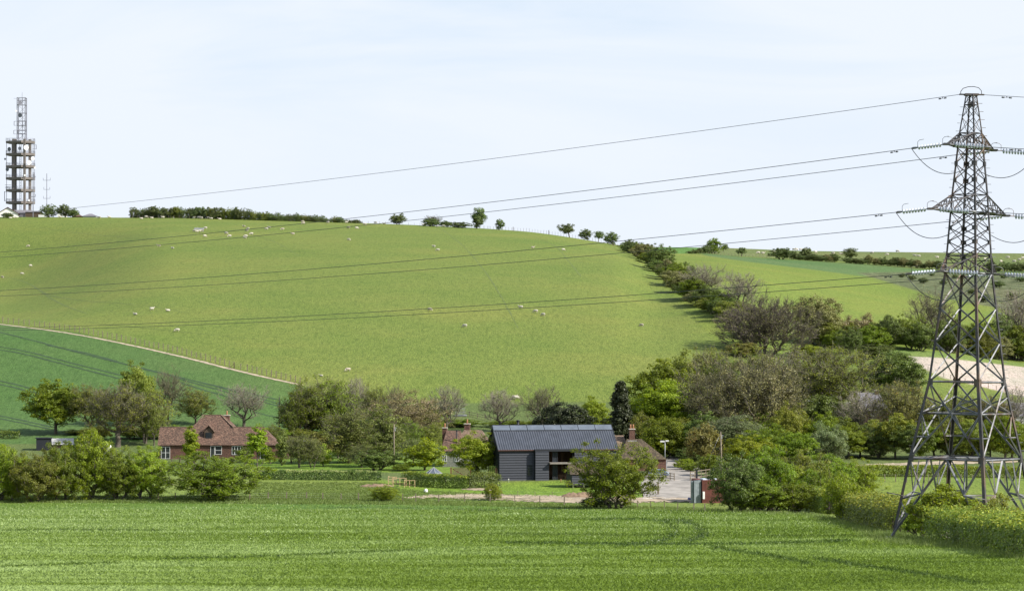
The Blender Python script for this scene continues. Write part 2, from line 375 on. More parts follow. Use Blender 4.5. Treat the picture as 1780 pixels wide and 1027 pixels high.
def smoothline(pts, n=2):
    for _ in range(n):
        q = [pts[0]]
        for a, b_ in zip(pts[:-1], pts[1:]):
            q += [(a[0]*.75+b_[0]*.25, a[1]*.75+b_[1]*.25), (a[0]*.25+b_[0]*.75, a[1]*.25+b_[1]*.75)]
        pts = q+[pts[-1]]
    return pts
def ribbon(name, pts, width, mat, lift=0.04, wob=0.15, seed=3, sm=True, kind='structure'):
    rg = random.Random(seed); P = [at(x, y) for x, y in pxline(smoothline(pts) if sm else pts)]
    vs = []; fs = []
    for i, p in enumerate(P):
        d = (P[min(i+1, len(P)-1)]-P[max(i-1, 0)]); d.z = 0; d.normalize(); nrm = Vector((-d.y, d.x, 0))
        for k, s_ in enumerate((-1, 1)):
            q = p+nrm*s_*width*0.5*(1+rg.uniform(-wob, wob)*2)
            q.z = ground(q.x, q.y)+lift; vs.append(q)
        if i: fs.append((2*i-2, 2*i-1, 2*i+1, 2*i))
    me = mesh_np(name, [tuple(v) for v in vs], fs, [mat], smooth=True)
    o = obj(name, me); o['kind'] = kind; return o
TRAM = simple('tramline_shaded_crop', (.028, .058, .020), 0.9, 0.4, 0.5)  # dark green with the shade of the crop gaps put into it
TRACKM = simple('worn_turf', (.104, .140, .030), 0.9, 0.25, 0.6)
CHALK = simple('chalk_soil', (.38, .31, .22), 0.95, 0.4, 0.6, bmp=0.5)
YARD = simple('gravel_yard', (.28, .255, .225), 0.95, 0.4, 0.35, bmp=0.5)
DIRT = simple('turned_soil', (.34, .27, .19), 0.95, 0.5, 0.5, bmp=0.8)
# tramlines of the crop on the hillside, in pairs
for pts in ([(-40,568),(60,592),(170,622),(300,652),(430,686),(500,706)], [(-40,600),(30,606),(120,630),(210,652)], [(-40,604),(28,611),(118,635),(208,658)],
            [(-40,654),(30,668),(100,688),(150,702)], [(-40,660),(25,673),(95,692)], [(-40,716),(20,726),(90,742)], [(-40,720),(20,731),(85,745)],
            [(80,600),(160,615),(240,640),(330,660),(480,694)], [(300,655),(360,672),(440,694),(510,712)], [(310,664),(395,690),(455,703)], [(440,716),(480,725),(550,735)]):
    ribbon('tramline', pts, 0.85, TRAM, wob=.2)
ribbon('footpath', [(-40,559),(0,563.5),(130,579.5),(300,615.5),(430,649),(525,669.5)], 1.3, CHALK, lift=0.05)
for pts in ([(350,400),(430,405),(480,420),(520,445)], [(770,400),(810,430),(850,480),(880,530),(900,570)], [(890,400),(940,415),(970,430),(985,450),(1010,480)],
            [(60,500),(100,520),(250,530),(330,545)], [(0,480),(50,490),(95,525),(150,545)], [(60,395),(170,410),(330,420),(600,445)],
            [(200,410),(310,408),(450,397)], [(150,560),(300,575),(450,590)]):
    ribbon('sheep_track', pts, 0.35, TRACKM, wob=0.3)
drape('yard', [(1130,814),(1165,803),(1183,803),(1194,812),(1215,826),(1228,842),(1212,868),(1145,866),(1120,866),(1112,845)], YARD, 0.05, (3, .8))
drape('lane', [(1160,806),(1158,796),(1166,788),(1176,788),(1184,800),(1184,808)], YARD, 0.06, (2, .8))
drape('track', [(1196,812),(1205,808),(1240,814),(1238,820),(1212,819)], YARD, 0.055, (2, .8))
drape('soil_strip', [(688,866),(730,861),(830,858),(940,861),(1030,862),(1090,866),(1130,864),(1215,866),(1222,873),(1130,872),(1060,875),(930,872),(850,868),(760,865)], DIRT, 0.05, (3, .7), 2.5, hump=0.15)
drape('soil_strip', [(798,850),(830,848),(862,850),(860,853),(815,852)], DIRT, 0.05, (2, .6))
drape('soil_strip', [(1504,941),(1518,941),(1524,949),(1510,948)], CHALK, 0.05, (1.5, .7))
drape('concrete_edge', [(1398,812),(1480,808),(1640,801),(1780,801),(1780,803),(1500,811),(1400,815)], CHALK, 0.05, (4, .7))
# ------------------------------------------------------------------ vegetation library
def skeleton(rg, root_nodes, pts, sag=0.10, seg=1.1, k_path=0.35, jit=0.07):
    "grow branches: every shoot tip joins the nearest wood that leads back to the trunk"
    N = [np.array(p, float) for p in root_nodes]; par = [-1]+list(range(len(root_nodes)-1)); pl = [0.0]
    for i in range(1, len(N)): pl.append(pl[-1]+np.linalg.norm(N[i]-N[i-1]))
    base = N[-1]; order = np.argsort(np.linalg.norm(pts-base, axis=1)); tips = []
    for q in order:
        p = pts[q]; A = np.array(N); v = p-A; dist = np.linalg.norm(v, axis=1)
        cost = dist+k_path*np.array(pl)+np.where(v[:, 2] < 0, -v[:, 2]*0.8, 0)
        cost[:max(1, len(root_nodes)//3)] += 3
        j = int(np.argmin(cost)); n = max(1, int(dist[j]/seg)); a = A[j]; last = j
        for s in range(1, n+1):
            f = s/n; c = a+(p-a)*f
            if s < n: c = c+rg.normal(0, jit*dist[j], 3)+np.array([0, 0, -sag*dist[j]*math.sin(math.pi*f)*(1 if abs(p[2]-a[2]) < dist[j]*.8 else 0)])
            pl.append(pl[last]+np.linalg.norm(c-N[last])); N.append(c); par.append(last); last = len(N)-1
        tips.append(last)
    N = np.array(N); par = np.array(par); cnt = np.zeros(len(N)); cnt[tips] += 1
    for i in range(len(N)-1, 0, -1):
        if par[i] >= 0: cnt[par[i]] += cnt[i]
    return N, par, cnt, np.array(tips)
def prisms(A, B, ra, rb, k=3):
    "many tapered sticks at once"
    d = B-A; ln = np.linalg.norm(d, axis=1, keepdims=True)+1e-6; d = d/ln
    up = np.where(np.abs(d[:, 2:3]) > 0.95, np.array([[0, 1, 0.]]), np.array([[0, 0, 1.]]))
    x = np.cross(d, up); x /= np.linalg.norm(x, axis=1, keepdims=True)+1e-9; y = np.cross(d, x)
    n = len(A); vs = np.zeros((n, 2*k, 3)); ra = np.broadcast_to(ra, (n,)); rb = np.broadcast_to(rb, (n,))
    for j in range(k):
        a = 2*math.pi*j/k; o = x*math.cos(a)+y*math.sin(a)
        vs[:, j] = A+o*ra[:, None]; vs[:, k+j] = B+o*rb[:, None]
    f = np.array([[j, (j+1) % k, k+(j+1) % k, k+j] for j in range(k)])
    fs = (np.arange(n)[:, None, None]*2*k+f[None]).reshape(-1, 4)
    return vs.reshape(-1, 3), fs
def leaves(rg, C, out, size, asp=0.62, outw=0.7):
    "C centres, out outward directions -> folded leaf sprays"
    n = len(C); nr = out*outw+rg.normal(0, 0.45, (n, 3))+np.array([0, 0, .18]); nr /= np.linalg.norm(nr, axis=1, keepdims=True)+1e-9
    t = rg.normal(0, 1, (n, 3)); u = np.cross(nr, t); u /= np.linalg.norm(u, axis=1, keepdims=True)+1e-9; v = np.cross(nr, u)
    s = size*rg.uniform(0.6, 1.35, n)[:, None]
    vs = np.stack([C-u*s*.5, C+v*s*.5*asp-nr*s*.12, C+u*s*.5, C-v*s*.5*asp-nr*s*.12], 1).reshape(-1, 3)
    fs = np.arange(n*4).reshape(-1, 4)
    return vs, fs
def merge(parts):
    V = []; Fc = []; b = 0
    for v, f in parts: V.append(v); Fc.append(f+b); b += len(v)
    return np.concatenate(V), np.concatenate(Fc)
def rnd_attr(me, vals):
    a = me.attributes.new('rnd', 'FLOAT', 'FACE'); a.data.foreach_set('value', np.asarray(vals, dtype=np.float32))
def crown_points(rg, n, c, rad, shape, gap=0.2, shell=2.2):
    ph = rg.uniform(0, 6.28, 6); P = []
    while len(P) < n:
        v = rg.normal(0, 1, 3); v /= np.linalg.norm(v); az = math.atan2(v[1], v[0])
        lump = 1+0.16*math.sin(2*az+ph[0]+2*v[2])+0.12*math.sin(3*az+ph[1])*math.cos(2.5*v[2]+ph[2])+0.10*math.sin(5*az+ph[3]+4*v[2])
        r = rg.random()**(1/shell)*lump
        p = v*r
        if shape == 'dome' and p[2] < -0.8: continue
        if shape == 'vase' and (p[0]**2+p[1]**2)**.5 > 0.45+0.6*(p[2]+1): continue
        if shape == 'cone':
            z = rg.random()**1.15; q = (1-z)**0.75*(0.9+0.15*math.sin(9*z+ph[0])+0.1*math.sin(3*az+ph[1])); a2 = rg.uniform(0, 6.28); rr = rg.random()**(1/3)*q
            p = np.array([math.cos(a2)*rr, math.sin(a2)*rr, z*2-1])
        if math.sin(p[0]*5+ph[4])*math.sin(p[1]*5+ph[5])*math.sin(p[2]*6+ph[2]) > 1-gap*1.6: continue
        P.append(c+p*rad)
    return np.array(P)
PROTO = {}
def make_tree(name, seed, H, W, c0, shape='round', n=190, lpc=55, leaf=0.34, spread=0.55, trunk_h=0.3, gap=0.2, twig=0, twig_len=1.2, twig_r=0.022, lean=(0, 0),
              stems=1, tipr=0.028, shell=2.2, droop=0.0, trunk_r=1.0, clump=None, ivy=0):
    "H height, W width, c0 = height of the crown's lowest tip as a fraction of H"
    rg = np.random.default_rng(seed); cz = H*(1+c0)/2; rz = H*(1-c0)/2*.93
    c = np.array([lean[0], lean[1], cz]); pts = crown_points(rg, n, c, np.array([W/2*.92, W/2*.92, rz]), shape, gap, shell)
    pts[:, 2] = np.maximum(pts[:, 2], 0.15)
    sticks = []; allt = []
    groups = [np.arange(n)] if stems == 1 else [np.where((np.floor((np.arctan2(pts[:, 1], pts[:, 0])/(2*math.pi)+.5)*stems) % stems).astype(int) == s)[0] for s in range(stems)]
    for gi, g in enumerate(groups):
        if len(g) < 2: continue
        a = 2*math.pi*(gi+.5)/stems-math.pi; off = np.array([math.cos(a), math.sin(a), 0])*(0 if stems == 1 else 0.05*W)
        th = H*trunk_h; ns = 6
        rn = [off+np.array([lean[0]*.5, lean[1]*.5, 0])*(k/ns)**1.4+off*1.5*(k/ns)+np.array([rg.normal(0, .05)*k*.3, rg.normal(0, .05)*k*.3, th*k/ns-0.3*(k == 0)]) for k in range(ns+1)]
        N, par, cnt, tips = skeleton(rg, rn, pts[g]); r = tipr*np.maximum(cnt, 1)**0.44*trunk_r*.72
        m = par >= 0; A = N[par[m]]; B = N[m]; ra = r[par[m]]; rb = r[m]; ra = np.minimum(ra, rb*1.6); big = rb > 0.07
        if big.any(): sticks.append(prisms(A[big], B[big], ra[big]*1.05, rb[big], 6))
        if (~big).any(): sticks.append(prisms(A[~big], B[~big], ra[~big], rb[~big], 3))
        fl = prisms(N[0:1]-[[0, 0, .3]], N[1:2], r[0:1]*1.5, r[1:2]*1.02, 8); sticks.append(fl)
        allt.append(N[tips])
    T = np.concatenate(allt); bark = len(merge(sticks)[1])
    parts = []; rnd = []; tw = []
    core = np.array([lean[0]*.6, lean[1]*.6, H*(c0*.6+.12)])
    outv = T-c; outv /= np.array([W/2, W/2, rz]); ol = np.linalg.norm(outv, axis=1, keepdims=True)+1e-6; outn = outv/ol
    if twig:
        n2 = len(T)*twig; i = np.repeat(np.arange(len(T)), twig)
        base = T[i]-(T[i]-core)*rg.uniform(0, .12, (n2, 1)); d0 = (T-core)/np.linalg.norm(T-core, axis=1, keepdims=True)
        dd = d0[i]*0.9+rg.normal(0, .48, (n2, 3))+np.array([0, 0, .28-droop]); dd /= np.linalg.norm(dd, axis=1, keepdims=True)
        ln = twig_len*rg.uniform(.5, 1.25, (n2, 1)); e = base+dd*ln; tw.append(prisms(base, e, twig_r, twig_r*.5, 3))
        k2 = n2; mid = base+dd*ln*rg.uniform(.3, .8, (n2, 1)); d2 = dd+rg.normal(0, .5, (n2, 3)); d2 /= np.linalg.norm(d2, axis=1, keepdims=True)
        tw.append(prisms(mid, mid+d2*ln*.55, twig_r*.7, twig_r*.4, 3)); ends = np.concatenate([e, mid+d2*ln*.5])
    if lpc:
        nl = rg.poisson(lpc, len(T)); i = np.repeat(np.arange(len(T)), nl)
        if twig and lpc < 26:
            q = rg.integers(0, len(ends), len(i)); C = ends[q]+rg.normal(0, .12, (len(i), 3)); o = rg.normal(0, 1, (len(i), 3)); o /= np.linalg.norm(o, axis=1, keepdims=True); cr = rg.random(len(T))[i]
        else:
            off = rg.normal(0, 1, (len(i), 3)); off /= np.linalg.norm(off, axis=1, keepdims=True); rr = rg.random(len(i))**.45
            sc = spread*rg.uniform(.65, 1.35, len(T))[i][:, None]
            C = T[i]+off*rr[:, None]*sc*np.array([1.1, 1.1, .75]); C[:, 2] -= droop*rr*sc[:, 0]; o = off*.6+outn[i]*.6; cr = rg.random(len(T))[i]
        ok = C[:, 2] > 0.03; C = C[ok]; o = o[ok]; cr = cr[ok]
        parts.append(leaves(rg, C, o, leaf)); rnd.append(np.clip(cr*.55+rg.random(len(C))*.45, 0, 1))
    V, Fq = merge(sticks); tm = mesh_np(name+'_trunk', V, Fq, [BARK], smooth=True)
    if tw:
        V2, F2 = merge(tw)
        if parts:
            parts2 = parts+[(V2, F2)]; rnd.append(rg.random(len(F2)))
            V, Fq = merge(parts2); cm = mesh_np(name+'_crown', V, Fq, [LEAF['mid'], TWIG])
            mi = np.zeros(len(Fq), dtype=np.int32); mi[len(Fq)-len(F2):] = 1; cm.polygons.foreach_set('material_index', mi)
        else: cm = mesh_np(name+'_crown', V2, F2, [TWIG]); rnd = [rg.random(len(F2))]
    else:
        V, Fq = merge(parts); cm = mesh_np(name+'_crown', V, Fq, [LEAF['mid']])
    rnd_attr(cm, np.concatenate(rnd)[:len(cm.polygons)])
    z95 = float(np.percentile(V[:, 2], 99.7)); wx = float(np.percentile(np.abs(V[:, 0]-lean[0]*.7), 97.5))*2
    PROTO[name] = (tm, cm, z95, wx, bool(lpc), bool(tw))
for s_ in range(3):
    make_tree(f'leafy{s_}', 10+s_, 11, 9.5, .14, 'round', n=240, lpc=84, leaf=.30, spread=.75, trunk_h=.26, gap=.3)
    make_tree(f'thorn{s_}', 30+s_, 9, 11, .02, 'round', n=300, lpc=90, leaf=.215, spread=.62, trunk_h=.12, stems=2+s_ % 2, gap=.35, twig=4, twig_len=.7, tipr=.034)
    make_tree(f'bush{s_}', 50+s_, 5.5, 7, .02, 'dome', n=200, lpc=80, leaf=.20, spread=.5, trunk_h=.1, stems=4, gap=.15, twig=3, twig_len=.5)
    make_tree(f'bare{s_}', 70+s_, 13, 11, .16, 'vase' if s_ else 'round', n=300, lpc=4, leaf=.22, spread=.5, trunk_h=.22, gap=.1, twig=6, twig_len=1.35, twig_r=.021, shell=1.9, tipr=.034)
    make_tree(f'bud{s_}', 90+s_, 13, 11.5, .13, 'round', n=330, lpc=36, leaf=.26, spread=.8, trunk_h=.2, gap=.15, twig=6, twig_len=1.2, twig_r=.022, shell=2.0, tipr=.033, stems=1 if s_ == 0 else 2)
    make_tree(f'small{s_}', 110+s_, 5, 5.2, .08, 'round', n=80, lpc=50, leaf=.30, spread=.6, trunk_h=.15, gap=.2, lean=(-.5, 0))
make_tree('dense', 131, 12, 12, .04, 'round', n=420, lpc=85, leaf=.32, spread=.85, trunk_h=.12, gap=.15, stems=2)
make_tree('broad', 133, 14, 21, .03, 'round', n=900, lpc=30, leaf=.25, spread=.85, trunk_h=.14, gap=.05, twig=6, twig_len=1.3, twig_r=.024, tipr=.034, shell=2.0, stems=1)
make_tree('broadbare', 135, 13, 19, .0, 'round', n=760, lpc=9, leaf=.25, spread=.8, trunk_h=.10, gap=.05, twig=10, twig_len=1.3, twig_r=.026, tipr=.034, shell=1.9, stems=3)
make_tree('open', 137, 14, 16, .16, 'vase', n=480, lpc=30, leaf=.25, spread=.8, trunk_h=.2, gap=.25, twig=7, twig_len=1.3, twig_r=.024, tipr=.036, stems=2)
make_tree('pollard', 139, 13, 10.5, .22, 'vase', n=260, lpc=27, leaf=.24, spread=.7, trunk_h=.28, gap=.05, twig=8, twig_len=1.5, twig_r=.028, tipr=.05, stems=1)
make_tree('willow', 141, 12, 9, .05, 'round', n=300, lpc=60, leaf=.26, spread=.9, trunk_h=.2, gap=.15, twig=4, twig_len=1.1, droop=.9)
make_tree('birch', 143, 12, 7, .06, 'round', n=240, lpc=45, leaf=.26, spread=.6, trunk_h=.5, gap=.1, twig=4, twig_len=.8, droop=.5)
make_tree('slim', 145, 7, 2.7, .18, 'round', n=90, lpc=50, leaf=.22, spread=.38, trunk_h=.5, gap=.1, tipr=.02)
make_tree('column', 147, 7, 2.2, .02, 'round', n=110, lpc=48, leaf=.24, spread=.35, trunk_h=.5, gap=.2, tipr=.02)
make_tree('cypress', 149, 14, 6.5, .01, 'cone', n=420, lpc=62, leaf=.36, spread=.62, trunk_h=.7, gap=.05, shell=3.5)
make_tree('yew', 151, 9, 11, .03, 'round', n=420, lpc=60, leaf=.34, spread=.62, trunk_h=.2, gap=.05, shell=3, stems=3)
make_tree('wind0', 153, 6, 7.5, .22, 'dome', n=110, lpc=55, leaf=.32, spread=.7, trunk_h=.35, gap=.3, lean=(1.2, 0), stems=1, tipr=.04)
make_tree('wind1', 155, 7, 7, .10, 'round', n=110, lpc=50, leaf=.34, spread=.7, trunk_h=.25, gap=.4, lean=(-.9, 0), stems=2, tipr=.04)
make_tree('blossom', 157, 13, 17, .12, 'dome', n=560, lpc=34, leaf=.26, spread=.8, trunk_h=.22, gap=.2, twig=2, twig_len=1.1, tipr=.034)

_rt = random.Random(5)
def plant_at(proto, loc, sx, sz, tone, label, cat='tree', name='tree', group=None, rz=None, twig=None):
    tm, cm, H, W, has_leaf, has_tw = PROTO[proto]
    o = thing(name, label, cat, loc, _rt.uniform(0, 6.28) if rz is None else rz, group); o.scale = (sx, sx, sz)
    tr = obj('trunk', tm, o); cr = obj('crown', cm, o)
    def slot(i, m): cr.material_slots[i].link = 'OBJECT'; cr.material_slots[i].material = m
    tws = {None: TWIG, 'p': TWIGP, 'd': TWIGD}[twig]
    if has_leaf: slot(0, LEAF[tone])
    if has_tw: slot(1 if has_leaf else 0, tws)
    return o
def plant(proto, px, top, wpx, tone, label, base=None, d=None, sink=.05, **k):
    wpx *= 1.0
    "px centre column, top row, width in photo pixels; stands where the row 'base' meets the ground or at distance d"
    if d is None: d = float(at_d(px, [base])[0])
    g = gp(px, d, -sink); H = (HY-top)*d/F-g.z; Wm = wpx*d/F; t_ = PROTO[proto]
    return plant_at(proto, g, Wm/t_[3], H/t_[2], tone, label, **k)
def hedge(name, pts, h, wd, tone, label, seed=1, leaf=0.22, dens=60, hv=0.12, cat='hedge', cut=True, group=None):
    "pts: list of world (x, y); leafy sprays over the faces of a clipped or loose bank, thinning inwards, on a core of stems"
    rg = np.random.default_rng(seed); P = np.array(pts, float); seg = np.linalg.norm(np.diff(P, axis=0), axis=1); Lt = seg.sum(); cum = np.concatenate([[0], np.cumsum(seg)])
    n = int(Lt*dens*(h*2+wd)); s = rg.uniform(0, Lt, n); i = np.clip(np.searchsorted(cum, s)-1, 0, len(seg)-1); f = (s-cum[i])/seg[i]
    dirn = (P[i+1]-P[i])/seg[i][:, None]; nr = np.stack([-dirn[:, 1], dirn[:, 0]], 1); c = P[i]+(P[i+1]-P[i])*f[:, None]
    hm = h*(1+hv*(np.sin(s*.9+seed)*.5+np.sin(s*2.3+seed*2)*.3+np.sin(s*5.1)*.25)); wm = wd*(1+hv*.8*(np.sin(s*1.3+seed*3)*.6+np.sin(s*3.1)*.4))
    side = rg.random(n); a = np.zeros(n); z = np.zeros(n); o = np.zeros((n, 3)); inset = np.abs(rg.normal(0, .16, n))
    top = side < wd/(2*h+wd); sg = np.where(rg.random(n) < .5, -1, 1.)
    u = rg.random(n); z = np.where(top, hm-inset, u*hm); rnd_ = 1-0.35*np.clip((u-.75)/.25, 0, 1)**2
    a = np.where(top, rg.uniform(-.5, .5, n)*wm, sg*(wm*.5*rnd_-inset))
    o[:, :2] = nr*np.where(top, 0, sg)[:, None]; o[:, 2] = np.where(top, 1, .1)
    x = c[:, 0]+nr[:, 0]*a; y = c[:, 1]+nr[:, 1]*a; gz = zpd(CX+F*x/y, y); C = np.stack([x, y, gz+np.maximum(z, .05)], 1); C += rg.normal(0, .05 if cut else .16, C.shape)
    org = np.array([P[0][0], P[0][1], gz.min()]); 
    V1, F1 = leaves(rg, C-org, o, leaf, outw=1.1)
    ns = int(Lt*3); s2 = rg.uniform(0, Lt, ns); i2 = np.clip(np.searchsorted(cum, s2)-1, 0, len(seg)-1); f2 = (s2-cum[i2])/seg[i2]; c2 = P[i2]+(P[i2+1]-P[i2])*f2[:, None]+rg.uniform(-.3, .3, (ns, 2))*wd
    g2 = zpd(CX+F*c2[:, 0]/c2[:, 1], c2[:, 1]); A = np.stack([c2[:, 0], c2[:, 1], g2-.1], 1)-org; B = A+np.stack([rg.normal(0, .15, ns), rg.normal(0, .15, ns), np.full(ns, h*.85)], 1)
    V2, F2 = prisms(A, B, .035, .015, 3); nl_ = len(F1); VV, FF = merge([(V1, F1), (V2, F2)])
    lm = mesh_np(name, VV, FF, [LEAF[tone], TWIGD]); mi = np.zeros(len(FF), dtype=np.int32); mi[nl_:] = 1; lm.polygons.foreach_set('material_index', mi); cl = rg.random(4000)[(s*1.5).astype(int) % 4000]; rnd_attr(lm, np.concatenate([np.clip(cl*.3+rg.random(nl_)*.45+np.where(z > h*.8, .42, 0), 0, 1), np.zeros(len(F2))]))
    lv = obj(name, lm); lv.location = tuple(org); tag(lv, label, cat, group)
    return lv
def W2(px, py): p = at(px, py); return (p.x, p.y)
def D2(px, d): return ((px-CX)/F*d, d)
# ------------------------------------------------------------------ trees, hedges
# row of field-edge trees in front, left
G1 = 'trees along the near field edge'
plant('thorn0', 2, 772, 104, 'bright', 'bright green tree cut by the left edge of the field row', base=870, rz=0, group=G1)
plant('thorn1', 62, 784, 92, 'olive', 'dull green many-stemmed tree just right of the leftmost field tree', base=872, rz=1, group=G1)
plant('small1', 20, 838, 30, 'bright', 'small sapling under the leftmost field tree', base=871, group=G1)
plant('thorn2', 106, 768, 88, 'mid', 'grey-green field tree below the pale metal shed roof', base=870, rz=2, group=G1)
plant('thorn0', 158, 748, 108, 'bright', 'tallest bright green tree of the near field row', base=868, rz=3, group=G1)
plant('thorn1', 206, 784, 80, 'mid', 'mid green field tree between the tallest one and the round bush', base=868, rz=4, group=G1)
plant('thorn2', 252, 776, 96, 'bright', 'yellow-green spreading field tree in front of the white double door', base=867, rz=5, group=G1)
plant('thorn2', 377, 785, 178, 'mid', 'big rounded thorn bush standing apart in front of the tiled cottage', base=869, rz=.7)
plant('thorn1', 668, 843, 48, 'bright', 'low mound-shaped bush on the wire fence line below the soil heap', base=871, cat='bush', name='bush')
plant('thorn0', 856, 840, 36, 'bright', 'small top-heavy bush at the fence in front of the black barn lawn', base=869, cat='bush', name='bush')
plant('thorn1', 1070, 768, 134, 'mid', 'big hawthorn tree standing in front of the black barn', base=884, rz=2.6)
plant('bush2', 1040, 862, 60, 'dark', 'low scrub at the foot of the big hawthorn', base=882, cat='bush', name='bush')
# right-hand thicket
G2 = 'trees of the thicket beside the container'
plant('thorn1', 1282, 788, 96, 'dark', 'dark ivy-grown tree beside the red container', base=890, rz=1, group=G2)
plant('thorn0', 1330, 776, 118, 'mid', 'tall thorn tree at the middle of the thicket beside the container', base=889, rz=2, group=G2)
plant('thorn2', 1385, 780, 110, 'olive', 'olive tree in the thicket, left of the yellow clipped hedge', base=887, rz=3, group=G2)
plant('thorn0', 1440, 790, 110, 'mid', 'green tree above the left end of the yellow clipped hedge', base=886, rz=4.4, group=G2)
plant('thorn1', 1490, 798, 74, 'bright', 'bright tree edging the pasture behind the yellow clipped hedge', base=880, rz=5, group=G2)
plant('bush1', 1468, 822, 56, 'bright', 'upright bush between two lengths of the yellow clipped hedge', base=905, cat='bush', name='bush')
plant('bush0', 1380, 840, 70, 'mid', 'low leafy growth filling the foot of the thicket', base=890, cat='bush', name='bush')
plant('bush2', 1320, 838, 90, 'mid', 'low bush at the foot of the thicket behind the crop', base=890, cat='bush', name='bush')
plant('bush2', 1645, 842, 118, 'bright', 'tall unclipped bush growing up inside the pylon legs', base=938, cat='bush', name='bush')
plant('bush0', 1598, 868, 70, 'mid', 'rounded bush between the left pylon leg and the tall bush', base=932, cat='bush', name='bush')
plant('bush1', 1735, 862, 80, 'yellow', 'yellow-green bush rising behind the hedge right of the pylon centre', base=950, cat='bush', name='bush')
def hp(l): return [W2(*q) for q in l]
hedge('hedge', hp([(1412,886),(1432,889),(1452,893)]), 2.3, 2.6, 'golden', 'yellow-green clipped hedge block at the thicket end of the pylon hedge', 3, .24, 75, hv=.3)
hedge('hedge', hp([(1478,900),(1510,910),(1545,919),(1575,926)]), 2.0, 2.6, 'golden', 'yellow-green clipped hedge behind the left pylon leg', 5, .2, 90, hv=.28, cut=False)
hedge('hedge', hp([(1640,939),(1680,946),(1720,953),(1760,961),(1830,975)]), 1.75, 2.4, 'golden', 'yellow-green clipped hedge running past the pylon to the right edge', 7, .16, 130, hv=.22, cut=False)
hedge('hedge', hp([(440,833),(520,833.5),(600,834),(662,834.5)]), 1.75, 1.4, 'laurel', 'glossy clipped laurel hedge below the tiled cottage garden', 9, .19, 90, hv=.06)
hedge('hedge', hp([(702,841),(760,847),(815,849)]), 2.3, 1.6, 'golden', 'clipped green hedge in front of the glass gazebo', 11, .24, 60, hv=.1)
hedge('hedge', hp([(815,848),(868,846)]), 2.4, 2.2, 'dark', 'dark loose hedge end beside the black barn', 12, .24, 60, hv=.15, cut=False)
hedge('hedge', [D2(1450, 530), D2(1600, 530), D2(1800, 530)], 2.0, 2.0, 'mid', 'low field hedge along the far side of the pasture', 13, .3, 40, cut=False)
hedge('hedge', [D2(0, 640), D2(34, 640)], 1.6, 2.0, 'dark', 'dark low hedge at the left edge below the hillside crop', 14, .3, 50, cut=False)
